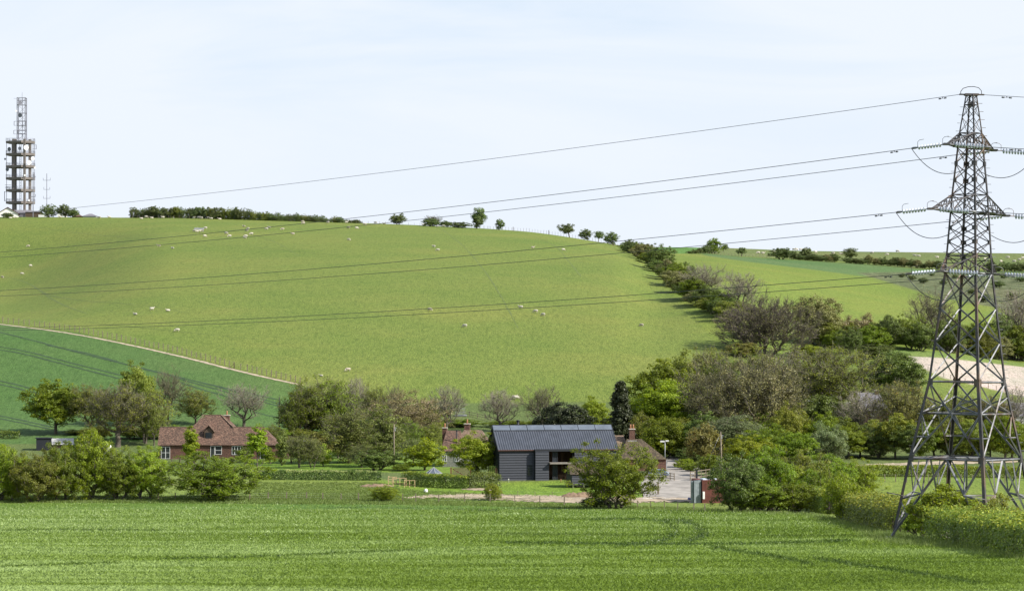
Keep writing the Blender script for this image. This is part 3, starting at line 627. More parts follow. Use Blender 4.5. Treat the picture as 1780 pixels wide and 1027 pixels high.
# behind the row, left
D = [
 ('leafy0', 97, 660, 92, 'mid', 650, 'round leafy tree standing alone at the left of the cottage trees'),
 ('bud0', 158, 668, 84, 'olive', 648, 'thin olive tree right of the round leafy tree'),
 ('pollard', 205, 668, 100, 'yellow', 622, 'pollarded tree with pale upright limbs in the middle of the cottage group'),
 ('leafy1', 236, 630, 72, 'olive', 665, 'tallest leafy crown above the pollarded tree'),
 ('bud1', 252, 672, 92, 'yellow', 630, 'yellow-green half-leafed tree left of the cottage roof'),
 ('bare0', 292, 638, 66, 'brown', 672, 'tall grey bare tree behind the left cottage wing'),
 ('bud2', 340, 674, 62, 'olive', 668, 'half-leafed tree behind the cottage ridge'),
 ('bare1', 424, 666, 84, 'brown', 665, 'bare fan-shaped tree right of the cottage chimney'),
 ('bud0', 268, 700, 50, 'olive', 625, 'low half-leafed tree touching the left cottage gable'),
 ('bud1', 528, 660, 74, 'mid', 642, 'left half of the dark dense pair by the black pole'),
 ('bud2', 574, 654, 90, 'mid', 645, 'right half of the dark dense pair behind the garden'),
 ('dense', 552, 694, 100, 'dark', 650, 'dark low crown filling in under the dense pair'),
 ('bud2', 508, 692, 40, 'mid', 640, 'thin young tree between the two black poles'),
 ('bare2', 620, 655, 48, 'brown', 655, 'bare upright tree right of the dense dark pair'),
 ('bud1', 651, 668, 44, 'olive', 655, 'olive half-leafed top behind the blossom tree left'),
 ('bare0', 684, 664, 34, 'brown', 655, 'bare twiggy top sticking out above the blossom tree'),
 ('blossom', 702, 678, 150, 'blossom', 622, 'wide pinkish-brown blossoming tree at the centre of the garden'),
 ('willow', 607, 712, 84, 'pale', 575, 'pale weeping willow left of the blossom tree'),
 ('birch', 668, 704, 74, 'pale', 560, 'pale birch in front of the blossom tree'),
 ('bush2', 655, 782, 66, 'dark', 548, 'dark ivy mound at the foot of the wooden pole'),
 ('bush0', 698, 806, 30, 'mid', 545, 'small clipped bush right of the wooden pole'),
 ('small0', 562, 772, 34, 'bright', 562, 'vivid green shrub in the cottage garden'),
 ('small2', 545, 752, 60, 'russet', 572, 'russet feathery shrub behind the cottage garden'),
 ('bud0', 506, 758, 52, 'russet', 575, 'brownish shrub beside the flat garden roof'),
 ('bud1', 520, 752, 46, 'pale', 556, 'young staked tree in the middle of the cottage lawn'),
 ('bud2', 543, 758, 40, 'pale', 556, 'young staked tree at the right of the cottage lawn'),
 ('column', 490, 746, 20, 'pale', 566, 'narrow upright shrub at the right end of the cottage'),
 ('slim', 447, 738, 34, 'bright', 557, 'slim young tree in front of the right cottage wing'),
 ('column', 332, 741, 26, 'bright', 562, 'leafy climber column against the cottage wall'),
 ('small1', 427, 776, 30, 'dark', 578, 'dark shrub under the cottage eaves'),
 ('small2', 470, 776, 34, 'mid', 572, 'green shrub by the brick end of the cottage'),
 ('small0', 738, 762, 66, 'bright', 548, 'small apple tree with a bent trunk on the garden slope'),
 ('bare1', 776, 668, 66, 'brown', 668, 'bare rounded tree above the flint house'),
 ('bare2', 869, 676, 66, 'brown', 668, 'thin bare tree left of the paired sheep'),
 ('bare0', 942, 666, 74, 'olive', 668, 'bare tree with a wide fan behind the barn ridge'),
 ('yew', 980, 701, 92, 'conifer', 640, 'dark low yew behind the barn roof'),
 ('leafy1', 1030, 690, 60, 'bright', 655, 'fresh green tree between the yew and the cypress'),
 ('cypress', 1079, 664, 56, 'conifer', 610, 'tall dark pointed cypress right of the barn'),
 ('leafy1', 828, 751, 84, 'bright', 520, 'bright round maple against the left end of the black barn'),
 ('bush1', 735, 700, 70, 'mid', 690, 'green scrub on the bank behind the blossom tree'),
 ('bush0', 800, 728, 60, 'mid', 680, 'low scrub on the bank above the flint house'),
 ('leafy0', 1145, 626, 96, 'mid', 672, 'green tree at the left corner of the big wood'),
 ('leafy1', 1185, 612, 90, 'olive', 680, 'olive-topped tree on the wood edge below the sheep field'),
 ('bud0', 1232, 604, 80, 'olive', 690, 'half-leafed tree on the wood edge below the big bare tree'),
 ('leafy2', 1160, 662, 116, 'bright', 640, 'bright yellow-green maple behind the brick chimney'),
 ('dense', 1118, 690, 84, 'mid', 650, 'green tree directly right of the cypress'),
 ('leafy0', 1212, 694, 80, 'mid', 640, 'green tree between the maple and the broad half-leafed tree'),
 ('broad', 1298, 612, 216, 'brown', 625, 'very broad rounded half-leafed tree in the wood'),
 ('bud1', 1262, 610, 90, 'mid', 670, 'brown twiggy tree behind the left of the broad tree'),
 ('bud2', 1322, 606, 80, 'olive', 690, 'olive tree behind the right of the broad tree'),
 ('bare1', 1372, 610, 100, 'brown', 700, 'grey-brown bare crown behind the open tree'),
 ('dense', 1375, 660, 90, 'mid', 690, 'dark green mass between the broad tree and the open tree'),
 ('leafy1', 1372, 700, 60, 'yellow', 600, 'yellow-leafed tree at the right shoulder of the broad tree'),
 ('open', 1442, 602, 168, 'olive', 680, 'open spreading tree with visible limbs in front of the green slope'),
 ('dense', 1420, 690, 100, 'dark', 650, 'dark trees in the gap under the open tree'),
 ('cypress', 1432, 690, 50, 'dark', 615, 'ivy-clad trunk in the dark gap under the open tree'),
 ('bush1', 1440, 735, 60, 'silver', 575, 'grey-green bush at the end of the pasture hedge'),
 ('dense', 1556, 612, 92, 'dark', 735, 'dark leafy tree at the corner of the bare field'),
 ('bare2', 1500, 676, 84, 'olive', 640, 'thin pale tree in front of the slate roof'),
 ('bud0', 1568, 662, 104, 'russet', 640, 'orange-tinged tree left of the pylon'),
 ('leafy0', 1515, 730, 70, 'olive', 610, 'low olive tree under the slate roof'),
 ('leafy2', 1475, 742, 66, 'mid', 600, 'low green tree behind the pasture hedge'),
 ('bud1', 1625, 690, 80, 'yellow', 640, 'yellowish tree behind the left pylon leg'),
 ('bud2', 1672, 682, 84, 'olive', 640, 'olive tree behind the pylon centre'),
 ('bud0', 1722, 690, 84, 'russet', 635, 'reddish-brown tree behind the right pylon face'),
 ('bare1', 1766, 672, 80, 'brown', 640, 'bare brown tree at the right edge behind the pylon'),
 ('leafy1', 1600, 735, 70, 'mid', 600, 'low leafy tree behind the pasture, left of the pylon'),
 ('leafy0', 1690, 730, 80, 'olive', 600, 'low leafy tree behind the pasture, seen through the pylon'),
 ('leafy2', 1760, 738, 80, 'mid', 600, 'low leafy tree behind the pasture at the right edge'),
 ('willow', 1272, 722, 96, 'silver', 590, 'grey-green willow behind the leaning wooden pole'),
 ('small1', 1226, 736, 66, 'russet', 560, 'brownish bush between the two wooden poles'),
 ('leafy1', 1342, 738, 100, 'mid', 570, 'mid green tree in front of the broad tree'),
 ('leafy0', 1300, 756, 80, 'bright', 545, 'light green tree right of the leaning wooden pole'),
 ('leafy2', 1382, 752, 70, 'mid', 560, 'green tree above the back of the thicket'),
 ('bush0', 1235, 790, 50, 'mid', 530, 'roadside bush beside the track entrance'),
 ('bush2', 1200, 778, 50, 'dark', 585, 'shaded hedge bush beyond the yard island'),
 ('bush1', 1178, 778, 34, 'mid', 600, 'clipped bush at the end of the lane'),
 ('bush0', 1189, 797, 30, 'bright', 553, 'rounded bush on the left of the yard island'),
 ('bush1', 1200, 803, 24, 'mid', 546, 'smaller rounded bush on the right of the yard island'),
 ('bush0', 1140, 760, 50, 'dark', 620, 'dark bank of shrubs behind the brick cottage'),
]
for p_, px, top, wd, tone, d, lab in D:
    bu = p_.startswith('bush')
    plant(p_, px, top, wd, tone, lab, d=d, cat='bush' if bu else 'tree', name='bush' if bu else 'tree', twig={'bare0': None, 'bare1': 'p', 'bare2': 'p'}.get(p_))
# hill-side hedge line and slopes, placed by the row where they stand
H = [
 ('thorn0', 1096, 416, 26, 'distant', 441, 'dark tree at the top of the hillside hedge line'),
 ('bush0', 1120, 424, 34, 'brown', 453, 'brown thorn bush second down the hillside hedge line'),
 ('thorn1', 1146, 424, 48, 'dark', 470, 'largest dark thorn near the top of the hillside hedge line'),
 ('bush1', 1160, 452, 34, 'brown', 482, 'reddish-brown bush below the largest dark thorn'),
 ('bush2', 1176, 456, 40, 'mid', 494, 'green bush in the hedge line left of the bare trees'),
 ('bush1', 1194, 456, 26, 'dark', 490, 'small dark bush behind the hedge line at the bare trees'),
 ('bush0', 1186, 478, 44, 'brown', 508, 'pale twiggy bush in the hedge line'),
 ('bush2', 1206, 480, 50, 'mid', 522, 'green bush below the first bare hillside tree'),
 ('bush1', 1228, 496, 46, 'dark', 533, 'dark bush under the first bare hillside tree'),
 ('bare1', 1226, 458, 76, 'brown', 520, 'first bare fan-shaped tree on the hillside hedge line'),
 ('bush0', 1252, 508, 50, 'mid', 544, 'green bush between the two bare hillside trees'),
 ('bush2', 1272, 518, 48, 'dark', 552, 'dark bush beside the grazing sheep at the hedge foot'),
 ('bare2', 1288, 472, 62, 'brown', 550, 'second bare tree on the hillside hedge line'),
 ('bush1', 1296, 528, 40, 'brown', 556, 'brown bush at the foot of the second bare tree'),
 ('broadbare', 1332, 514, 156, 'brown', 618, 'huge dark bare tree at the bottom of the hillside hedge line'),
 ('dense', 1418, 517, 78, 'brown', 598, 'brown-green rounded tree right of the huge bare tree'),
 ('thorn2', 1476, 568, 44, 'dark', 615, 'dark lollipop-shaped tree on the slope'),
 ('bush1', 1492, 546, 60, 'blossom', 598, 'white-flowering scrub at the top of the slope hedge'),
 ('bush2', 1450, 574, 40, 'mid', 605, 'green scrub between the rounded tree and the lollipop tree'),
 ('thorn0', 1545, 548, 56, 'dark', 605, 'dark scrub tree left of centre in the slope belt'),
 ('bush0', 1515, 566, 56, 'mid', 606, 'green scrub under the white-flowering bushes'),
 ('thorn1', 1582, 548, 54, 'mid', 606, 'green scrub tree above the corner of the bare field'),
 ('bare0', 1618, 500, 92, 'brown', 603, 'bare tree rising above the scrub belt left of the pylon'),
 ('bush1', 1600, 562, 50, 'dark', 610, 'dark scrub below the bare tree in the slope belt'),
 ('thorn2', 1652, 548, 60, 'dark', 612, 'dark scrub tree behind the pylon in the slope belt'),
 ('thorn0', 1700, 556, 66, 'mid', 618, 'green scrub tree seen between the pylon legs'),
 ('thorn1', 1742, 548, 60, 'dark', 622, 'dark scrub tree right of the pylon in the slope belt'),
 ('bare2', 1775, 500, 84, 'brown', 625, 'bare tree at the right edge above the bare field'),
 ('bush0', 1765, 566, 60, 'mid', 626, 'green scrub under the bare tree at the right edge'),
 ('bush2', 1800, 560, 60, 'dark', 628, 'dark scrub cut by the right edge of the slope'),
 ('bush1', 1402, 598, 50, 'bright', 622, 'bright scrub at the foot of the huge bare tree'),
 ('bush0', 1290, 596, 50, 'russet', 620, 'russet scrub at the bottom corner of the sheep field'),
 ('bush2', 1520, 598, 60, 'dark', 622, 'dark hedge bank curving round the bright slope'),
 ('wind0', 990, 389, 30, 'distant', 411, 'wind-shaped thorn first from the left below the bald crest'),
 ('wind1', 1022, 398, 24, 'distant', 417, 'left one of the touching pair of thorns on the crest'),
 ('wind0', 1040, 402, 18, 'distant', 419, 'right one of the touching pair of thorns on the crest'),
 ('wind1', 1067, 403, 26, 'distant', 427, 'lone thorn just left of the hedge line top'),
 ('bush1', 692, 371, 24, 'distant', 390.5, 'scruffy thorn bush alone on the skyline left of centre'),
 ('bush0', 750, 380, 28, 'distant', 394, 'rounded bush on the skyline beside gathered sheep'),
 ('bare0', 752, 374, 34, 'brown', 393.5, 'faint bare shrub rising behind the skyline bush'),
 ('bush2', 775, 384, 24, 'distant', 395, 'low bush second in the skyline clump'),
 ('bush0', 800, 386, 30, 'distant', 396.5, 'low flat bush left of the two-tiered thorn'),
 ('wind1', 828, 376, 20, 'distant', 397.5, 'lower tier of the two-tiered thorn on the skyline'),
 ('wind0', 829, 361, 27, 'distant', 397.5, 'tall two-tiered thorn on the skyline'),
 ('wind1', 867, 381, 18, 'distant', 400, 'small thorn right of the two-tiered one on the skyline'),
 ('thorn2', 85, 355, 30, 'distant', 378, 'round tree beside the thin mast on the skyline'),
 ('wind1', 114, 355, 24, 'distant', 378, 'uneven tree right of the mast tree on the skyline'),
 ('bush1', 126, 362, 20, 'distant', 378, 'low bush at the foot of the uneven skyline tree'),
 ('bush0', 14, 370, 18, 'distant', 379, 'low bush in front of the white gabled house'),
 ('thorn0', 1240, 414, 32, 'mid', 441, 'light green tree on the far right skyline'),
 ('wind0', 1257, 424, 14, 'distant', 438, 'small tree right of the light green skyline tree'),
 ('wind0', 1289, 430, 18, 'distant', 446, 'lone wind-bent tree on the far field hedge'),
 ('bush0', 1358, 431, 32, 'distant', 451, 'rounded bush clump at the left end of the far hedge'),
 ('wind1', 1404, 430, 24, 'distant', 452, 'scraggy thorn in the far hedge'),
 ('wind0', 1481, 431, 26, 'distant', 455, 'tallest thorn in the far hedge left of the pylon'),
]
for p_, px, top, wd, tone, base, lab in H:
    bu = p_.startswith('bush')
    plant(p_, px, top, wd, tone, lab, base=base, cat='bush' if bu else 'tree', name='bush' if bu else 'tree', twig={'bare1': 'p', 'bare2': 'p', 'broadbare': 'd'}.get(p_))
# hedgerow trees on the skyline, each one a tree
_r = random.Random(11); x = 234; k = 0; ORD = ['first','second','third','fourth','fifth','sixth','seventh','eighth','ninth','tenth']
def nth(n): return ORD[n] if n < 10 else f'{n+1}th'
while x < 622:
    f = (x-234)/390; top = 362+(x-234)*0.004 if x < 420 else 366+(x-420)*0.082
    top += _r.uniform(-2.5, 3); base = 378.5+max(0, (x-300)/320)*9.5; wd_ = _r.uniform(15, 24)*(1-.2*f)
    plant(_r.choice(['bush0', 'thorn1', 'bush2', 'thorn0', 'thorn2']), x, min(top-1.5, base-4.5), wd_*1.1, 'distant' if _r.random() < .75 else 'olive', f'{nth(k)} tree from the left in the skyline windbreak', base=base, sink=1.3, group='windbreak trees along the skyline')
    x += wd_*.62+(6 if 310 < x < 318 else 0); k += 1
x = 1200; k = 0
while x < 1236:
    plant('bush%d' % (k % 3), x, 436-(x-1200)*.32, 12, 'distant', f'{nth(k)} pale bush from the left leading up to the light green skyline tree', base=441, cat='bush', name='bush', group='bushes of the far left field hedge'); x += 8; k += 1
x = 1378; k = 0
while x < 1640:
    base = 451+(x-1378)*.068; h = _r.uniform(8, 15)*(1.0 if x < 1480 else 1.15)
    if not (1455 < x < 1470): plant('bush%d' % (k % 3), x, base-h, _r.uniform(15, 24), _r.choice(['distant', 'distant', 'brown']), f'{nth(k)} bush from the left in the long far field hedge', base=base, cat='bush', name='bush', group='bushes of the long far field hedge')
    x += 12; k += 1
x = 1722; k = 0
while x < 1800:
    plant('bush%d' % (k % 3), x, 458-_r.uniform(0, 4), 20, 'distant', f'{nth(k)} bush from the pylon in the far hedge at the right edge', base=472, cat='bush', name='bush', group='bushes of the far hedge right of the pylon'); x += 13; k += 1
for k, (x, y, s_) in enumerate([(1585,487,8),(1605,492,10),(1640,495,8),(1735,500,12),(1760,520,12),(1690,512,10),(1745,484,8),(1568,482,7),(1620,480,6),(1710,525,14),(1775,490,10),(1660,484,7)]):
    plant('bush%d' % (k % 3), x, y-s_, s_*1.5, 'distant', f'{nth(k)} gorse-like tussock bush on the rough hillside', base=y, cat='bush', name='bush', group='scrub bushes on the rough hillside')

# understorey and second-row trees that close the gaps, each its own tree
def fill(label, group, rows, protos, tones, seed, name='tree'):
    r_ = random.Random(seed)
    for k, (px, top, w_, d) in enumerate(rows):
        plant(r_.choice(protos), px+r_.uniform(-4, 4), top+r_.uniform(-4, 4), w_*r_.uniform(.9, 1.15), r_.choice(tones), f'{nth(k)} in the {label}', d=d*r_.uniform(.985, 1.015), group=group, cat='bush' if name == 'bush' else 'tree', name=name)
fill('low garden shrubs behind the cottage roofs', 'garden shrubs behind the cottage', [(x, 742, 46, 648) for x in range(140, 300, 30)]+[(x, 748, 44, 640) for x in range(450, 700, 26)], ['bush0', 'bush1', 'bush2'], ['mid', 'dark', 'olive'], 41, 'bush')
fill('loose garden trees between the black poles and the flint house', 'garden trees in the middle', [(478, 735, 34, 600), (588, 742, 56, 590), (640, 735, 60, 600), (716, 728, 54, 600), (748, 735, 46, 610), (716, 762, 40, 570), (632, 770, 44, 560)], ['bud0', 'bud1', 'willow', 'leafy1'], ['olive', 'mid', 'pale'], 43)
fill('shrubs on the shaded bank behind the barn', 'shrubs on the bank behind the barn', [(x, 728, 40, 672) for x in (752, 872, 900, 935, 1008, 1050)], ['bush0', 'bush1', 'bush2'], ['mid', 'olive'], 45, 'bush')
fill('wood understorey below the broad half-leafed tree', 'understorey of the big wood', [(x, 716+8*((i*37) % 3), 64, 612-6*(i % 2)) for i, x in enumerate(range(1120, 1480, 34))], ['bush2', 'leafy0', 'thorn1', 'dense'], ['mid', 'dark', 'olive', 'mid'], 47)
fill('second-row trees behind the pasture hedge', 'trees behind the pasture', [(x, 722+9*((i*29) % 3), 62, 605) for i, x in enumerate(range(1462, 1810, 32))], ['leafy0', 'leafy1', 'leafy2', 'bud0', 'thorn2'], ['mid', 'olive', 'mid', 'yellow', 'dark'], 49)
fill('thick wood trees on the upper right of the wood', 'upper trees of the big wood', [(1250, 640, 70, 672), (1345, 628, 80, 690), (1398, 632, 70, 690), (1340, 690, 70, 640), (1500, 690, 60, 670), (1225, 660, 60, 655), (1400, 720, 60, 610), (1480, 705, 70, 660)], ['bud0', 'bud1', 'bud2', 'leafy0'], ['olive', 'brown', 'yellow', 'mid'], 51)
fill('scrub belt along the foot of the rough hillside', 'scrub belt on the slope', [(x, 566+5*((i*31) % 3)+(x-1440)*.05-8, 54, 850+(x-1440)*.13) for i, x in enumerate(range(1440, 1810, 27))], ['bush0', 'bush2', 'thorn1', 'thorn2'], ['mid', 'dark', 'olive', 'brown'], 53, 'bush')
fill('thicket growth beside the container', 'low growth of the thicket', [(x, 812+6*((i*31) % 3), 62, 372) for i, x in enumerate(range(1290, 1470, 30))], ['thorn0', 'thorn1', 'bush2'], ['mid', 'olive', 'bright'], 55)

_h = smoothline([(1092, 437), (1118, 450), (1148, 478), (1172, 500), (1200, 522), (1240, 545), (1275, 562), (1300, 590)], 1)
for k, (x, y) in enumerate(pxline(_h, 12)):
    plant('bush%d' % (k % 3), x+6, y-_r.uniform(20, 34)*(.7+k*.03), 38+k*.9, _r.choice(['mid', 'dark', 'brown', 'olive', 'distant']), f'{nth(k)} bush from the top in the hillside hedge line', base=y+2, cat='bush', name='bush', group='bushes of the hillside hedge line')
# ------------------------------------------------------------------ buildings
BLACKB = simple('black_stained_board', (.022, .026, .036), 0.5, 0.35, 3, spec=0.5, stretch=(.3, 1, 6))
BLACKB2 = simple('black_trim', (.014, .016, .022), 0.6, 0.2, 3)
def ribmat(name, c, rough, metal):
    m, t, b = newmat(name); mp_ = mapnode(t, (1, 1, 1)); n = noise(t, mp_.outputs[0], .7, 5)
    r = ramp(t, n.outputs[0], [(.3, tuple(x*.8 for x in c)), (.7, tuple(x*1.2 for x in c))]); t.links.new(r.outputs[0], b.inputs['Base Color'])
    b.inputs['Roughness'].default_value = rough; b.inputs['Metallic'].default_value = metal; return m
ROOFM = ribmat('grey_roof_sheet', (.060, .068, .086), .5, .15)
SKYL = ribmat('skylight_glass', (.12, .14, .17), .2, .0); SKYL.node_tree.nodes['Principled BSDF'].inputs['Specular IOR Level'].default_value = 1.0
GLASS = ribmat('window_glass', (.03, .035, .04), .06, 0); WHITE = simple('white_paint', (.72, .72, .70), .5, .08, 2)
WOODI = simple('interior_timber', (.16, .085, .045), .7, .4, 2, stretch=(1, 1, .2)); DARKI = simple('dark_interior', (.03, .027, .025), .9, .3, 1)
GUTTER = simple('copper_gutter', (.10, .045, .035), .5, .2, 2)
WOODP = simple('weathered_post', (.20, .165, .12), .9, .35, 3, bmp=.3); WOODD = simple('dark_wood', (.09, .062, .045), .9, .3, 3); WOODN = simple('new_timber', (.50, .36, .20), .8, .2, 3)
METALG = simple('galvanised_steel', (.38, .39, .40), .5, .25, 3, metal=.3)
def tilemat(name, cols, sc=1.0):
    m, t, b = newmat(name); tcn = mapnode(t, (1, 1, 1))
    br = t.nodes.new('ShaderNodeTexBrick'); br.offset = .5
    br.inputs['Scale'].default_value = 1.0; br.inputs['Brick Width'].default_value = .34*sc; br.inputs['Row Height'].default_value = .2*sc; br.inputs['Mortar Size'].default_value = .018
    br.inputs['Color1'].default_value = (0, 0, 0, 1); br.inputs['Color2'].default_value = (1, 1, 1, 1); br.inputs['Mortar'].default_value = (.2, .2, .2, 1); br.inputs['Bias'].default_value = 0
    sx = t.nodes.new('ShaderNodeSeparateXYZ'); t.links.new(tcn.outputs[0], sx.inputs[0]); ad = t.nodes.new('ShaderNodeMath'); ad.operation = 'ADD'
    ml = t.nodes.new('ShaderNodeMath'); ml.operation = 'MULTIPLY'; ml.inputs[1].default_value = .37; t.links.new(sx.outputs['Y'], ml.inputs[0]); t.links.new(sx.outputs['X'], ad.inputs[0]); t.links.new(ml.outputs[0], ad.inputs[1])
    cb = t.nodes.new('ShaderNodeCombineXYZ'); t.links.new(ad.outputs[0], cb.inputs['X']); t.links.new(sx.outputs['Z'], cb.inputs['Y']); t.links.new(cb.outputs[0], br.inputs['Vector'])
    n = noise(t, tcn.outputs[0], .6, 6, .7); n2 = noise(t, tcn.outputs[0], 3.5, 3, .8)
    r = ramp(t, n2.outputs[0], [(.28, cols[0]), (.42, cols[1]), (.55, cols[2]), (.68, cols[3])])
    k = ramp(t, br.outputs['Color'], [(0, (.62, .62, .62)), (1, (1.3, 1.3, 1.3))]); c_ = mixc(t, 1.0, r.outputs[0], k.outputs[0], 'MULTIPLY')
    g = ramp(t, n.outputs[0], [(.35, (.72, .75, .72)), (.65, (1.2, 1.15, 1.1))]); c_ = mixc(t, 1.0, c_, g.outputs[0], 'MULTIPLY')
    t.links.new(c_, b.inputs['Base Color']); b.inputs['Roughness'].default_value = .9; bump(t, b, br.outputs['Color'], .6, .05); return m
TILE = tilemat('clay_roof_tiles', [(.035, .026, .022), (.085, .050, .037), (.145, .082, .057), (.25, .175, .13)])
TILEM = tilemat('mossy_roof_tiles', [(.028, .022, .017), (.062, .045, .03), (.105, .075, .048), (.17, .15, .07)])
TILEP = tilemat('pale_roof_tiles', [(.09, .06, .042), (.15, .10, .072), (.20, .14, .10), (.27, .21, .15)])
BRICK = tilemat('red_brick', [(.07, .035, .028), (.12, .058, .043), (.155, .078, .056), (.20, .12, .09)], .5)
FLINT = simple('flint_wall', (.22, .22, .19), .9, .45, 5, bmp=.4); RENDER = simple('white_render', (.78, .77, .73), .8, .08, 1)
SLATE = simple('slate_roof', (.20, .19, .21), .6, .3, 2); LEAD = simple('grey_lead', (.30, .30, .31), .6, .15, 3); POT = simple('clay_pot', (.42, .20, .11), .8, .2, 4)
CONC = simple('pale_concrete_cap', (.50, .45, .38), .9, .15, 3)
def hiproof(mb, x0, x1, y0, y1, z0, z1, hl, hr, mi=0, over=.3, th=.12):
    "ridge along x; hl / hr = how far the ridge end sits in from the left / right eave (0 = gable)"
    x0 -= over; x1 += over; y0 -= over; y1 += over; ym = (y0+y1)/2; a = (x0+hl, ym, z1); b_ = (x1-hr, ym, z1)
    mb.poly([(x0, y0, z0), (x1, y0, z0), b_, a], mi); mb.poly([(x1, y1, z0), (x0, y1, z0), a, b_], mi)
    if hl: mb.poly([(x0, y1, z0), (x0, y0, z0), a], mi)
    if hr: mb.poly([(x1, y0, z0), (x1, y1, z0), b_], mi)
    mb.poly([(x0, y0, z0-.01), (x0, y1, z0-.01), (x1, y1, z0-.01), (x1, y0, z0-.01)], mi)
    return mb
def window(par, x, z, wd, ht, y, nx=2, nz=2, name='window', label=None):
    "casement set proud of the wall face at local y, facing -y"
    f = MB(); t_ = .07
    for (a, b_, c, d) in ((x-wd/2, x+wd/2, z-ht/2, z-ht/2+t_), (x-wd/2, x+wd/2, z+ht/2-t_, z+ht/2), (x-wd/2, x-wd/2+t_, z-ht/2+t_, z+ht/2-t_), (x+wd/2-t_, x+wd/2, z-ht/2+t_, z+ht/2-t_)):
        f.box(a, b_, y-.08, y+.02, c, d)
    for k in range(1, nx): xx = x-wd/2+wd*k/nx; f.box(xx-.05, xx+.05, y-.075, y+.015, z-ht/2+t_, z+ht/2-t_)
    for k in range(1, nz): zz = z-ht/2+ht*k/nz; f.box(x-wd/2+t_, x+wd/2-t_, y-.07, y+.01, zz-.03, zz+.03)
    w_ = f.build(name, WHITE, par); MB().box(x-wd/2+.02, x+wd/2-.02, y-.03, y-.005, z-ht/2+.02, z+ht/2-.02).build('pane', GLASS, w_)
    return w_
def chimney(par, x, y, z0, z1, w_, pots=2, cap=None, name='chimney'):
    c = MB().box(x-w_/2, x+w_/2, y-w_/2, y+w_/2, z0, z1).box(x-w_/2-.1, x+w_/2+.1, y-w_/2-.1, y+w_/2+.1, z1, z1+.16, 1).build(name, [BRICK, cap or CONC], par)
    for k in range(pots):
        xx = x+(k-(pots-1)/2)*w_*.5; MB().tube([(xx, y, z1+.15), (xx, y, z1+.8), (xx, y, z1+.95)], [.17, .13, .16], 10).build('chimney_pot', POT, c)
    return c
# --- black barn
bz = gp(868, 515); barn = thing('barn', 'large black weatherboarded barn with a grey ribbed metal roof and glazed ridge strip', 'barn', tuple(bz), R(12))
BL, BW, BE, BR = 21.6, 9.9, 5.75, 9.65
wl = MB()
def boards(mb, x0, x1, z0, z1, y, pitch=.46):
    z = z0
    while z < z1-.05:
        h = min(pitch, z1-z); mb.add([(x0, y, z), (x1, y, z), (x1, y-.14, z), (x0, y-.14, z), (x0, y, z+h), (x1, y, z+h), (x1, y-.02, z+h), (x0, y-.02, z+h)],
            [(0, 1, 2, 3), (4, 7, 6, 5), (3, 2, 6, 7), (0, 3, 7, 4), (1, 5, 6, 2), (0, 4, 5, 1)]); z += h
boards(wl, 0, 6.38, 0, 5.0, 0); boards(wl, 15.3, BL, 0, 5.0, 0)
wl.box(-.05, 6.38, -.12, 0, 5.0, 5.55, 1); wl.box(15.3, BL+.05, -.12, 0, 5.0, 5.55, 1)
wl.box(0, 6.4, .002, .2, -.4, 5.6, 1); wl.box(15.3, BL, .002, .2, -.4, 5.6, 1); wl.box(6.4, 15.3, .002, .2, 5.25, 5.6, 1)
# gable ends, back
for xx in (0.0, BL-.2):
    wl.prism([(xx, .2, -.4), (xx, BW, -.4), (xx, BW, BE), (xx, BW/2+.1, BR-.15), (xx, .2, BE)], (.2, 0, 0), 1)
wl.box(.2, BL-.2, BW-.2, BW, -.4, BE, 1)
wl.build('wall', [BLACKB, BLACKB2], barn)
por = MB()     # projecting bay
boards(por, 6.40, 8.85, 0, 5.2, -.95, .46); boards(por, 13.6, 15.3, 0, 5.2, -.95, .46)
por.box(6.40, 8.85, -.95, 0, -.3, 5.2, 1); por.box(13.6, 15.3, -.95, 0, -.3, 5.2, 1); por.box(6.35, 15.35, -1.0, 0, 5.2, 5.6, 1); por.box(8.85, 13.6, -1.02, -.2, -.3, .02, 1)
por.build('projecting_bay', [BLACKB, BLACKB2], barn)
cn = MB().box(8.9, 14.35, -1.85, -.1, 2.95, 3.22); cn.build('canopy', simple('weathered_grey_beam', (.22, .195, .17), .8, .2, 2), barn, None)
fr = MB()
for xx in (9.0, 9.75, 10.6, 13.4): fr.box(xx-.06, xx+.06, -.25, -.13, .02, 2.93); fr.box(xx-.06, xx+.06, -.25, -.13, 3.24, 5.18)
fr.box(8.86, 13.58, -.26, -.12, 2.95-.1, 2.94); fr.build('glazing_frame', BLACKB2, barn)
MB().box(9.75, 10.6, -.2, -.17, .05, 5.15).build('pane', GLASS, barn)
it = MB().box(6.5, 15.2, 6.0, 6.1, 0, 5.2, 0); it.box(6.5, 15.2, .25, 6.0, .0, .05, 1); it.box(6.5, 15.2, 3.5, 6, 2.9, 3.1, 0)
for xx in (7.5, 9.9, 12.3, 14.7): it.box(xx-.12, xx+.12, 3.3, 3.5, .05, 5.2, 0)
it.box(6.4, 6.5, .25, 6.1, 0, 5.4, 1); it.box(15.2, 15.3, .25, 6.1, 0, 5.4, 1); it.box(6.5, 15.2, .25, 6.1, 5.2, 5.3, 1)
it.build('interior', [WOODI, DARKI], barn)
fu = MB().box(11.2, 12.9, 1.6, 2.5, .05, .95).box(10.4, 11.0, 1.2, 1.8, .05, .8).box(12.2, 13.3, .8, 1.3, .05, .6); fu.build('furniture', WOODI, barn)
wn_ = MB().box(5.1, 6.05, -.11, -.05, .75, 2.7); wf = wn_.build('window', BLACKB2, barn); MB().box(5.2, 5.95, -.125, -.112, .85, 2.6).build('pane', GLASS, wf)
gw = MB()
for k in range(5): gw.box(-.06, .0, 1.2+k*1.6, 2.5+k*1.6, .3, 4.6)
gw.build('window', GLASS, barn)
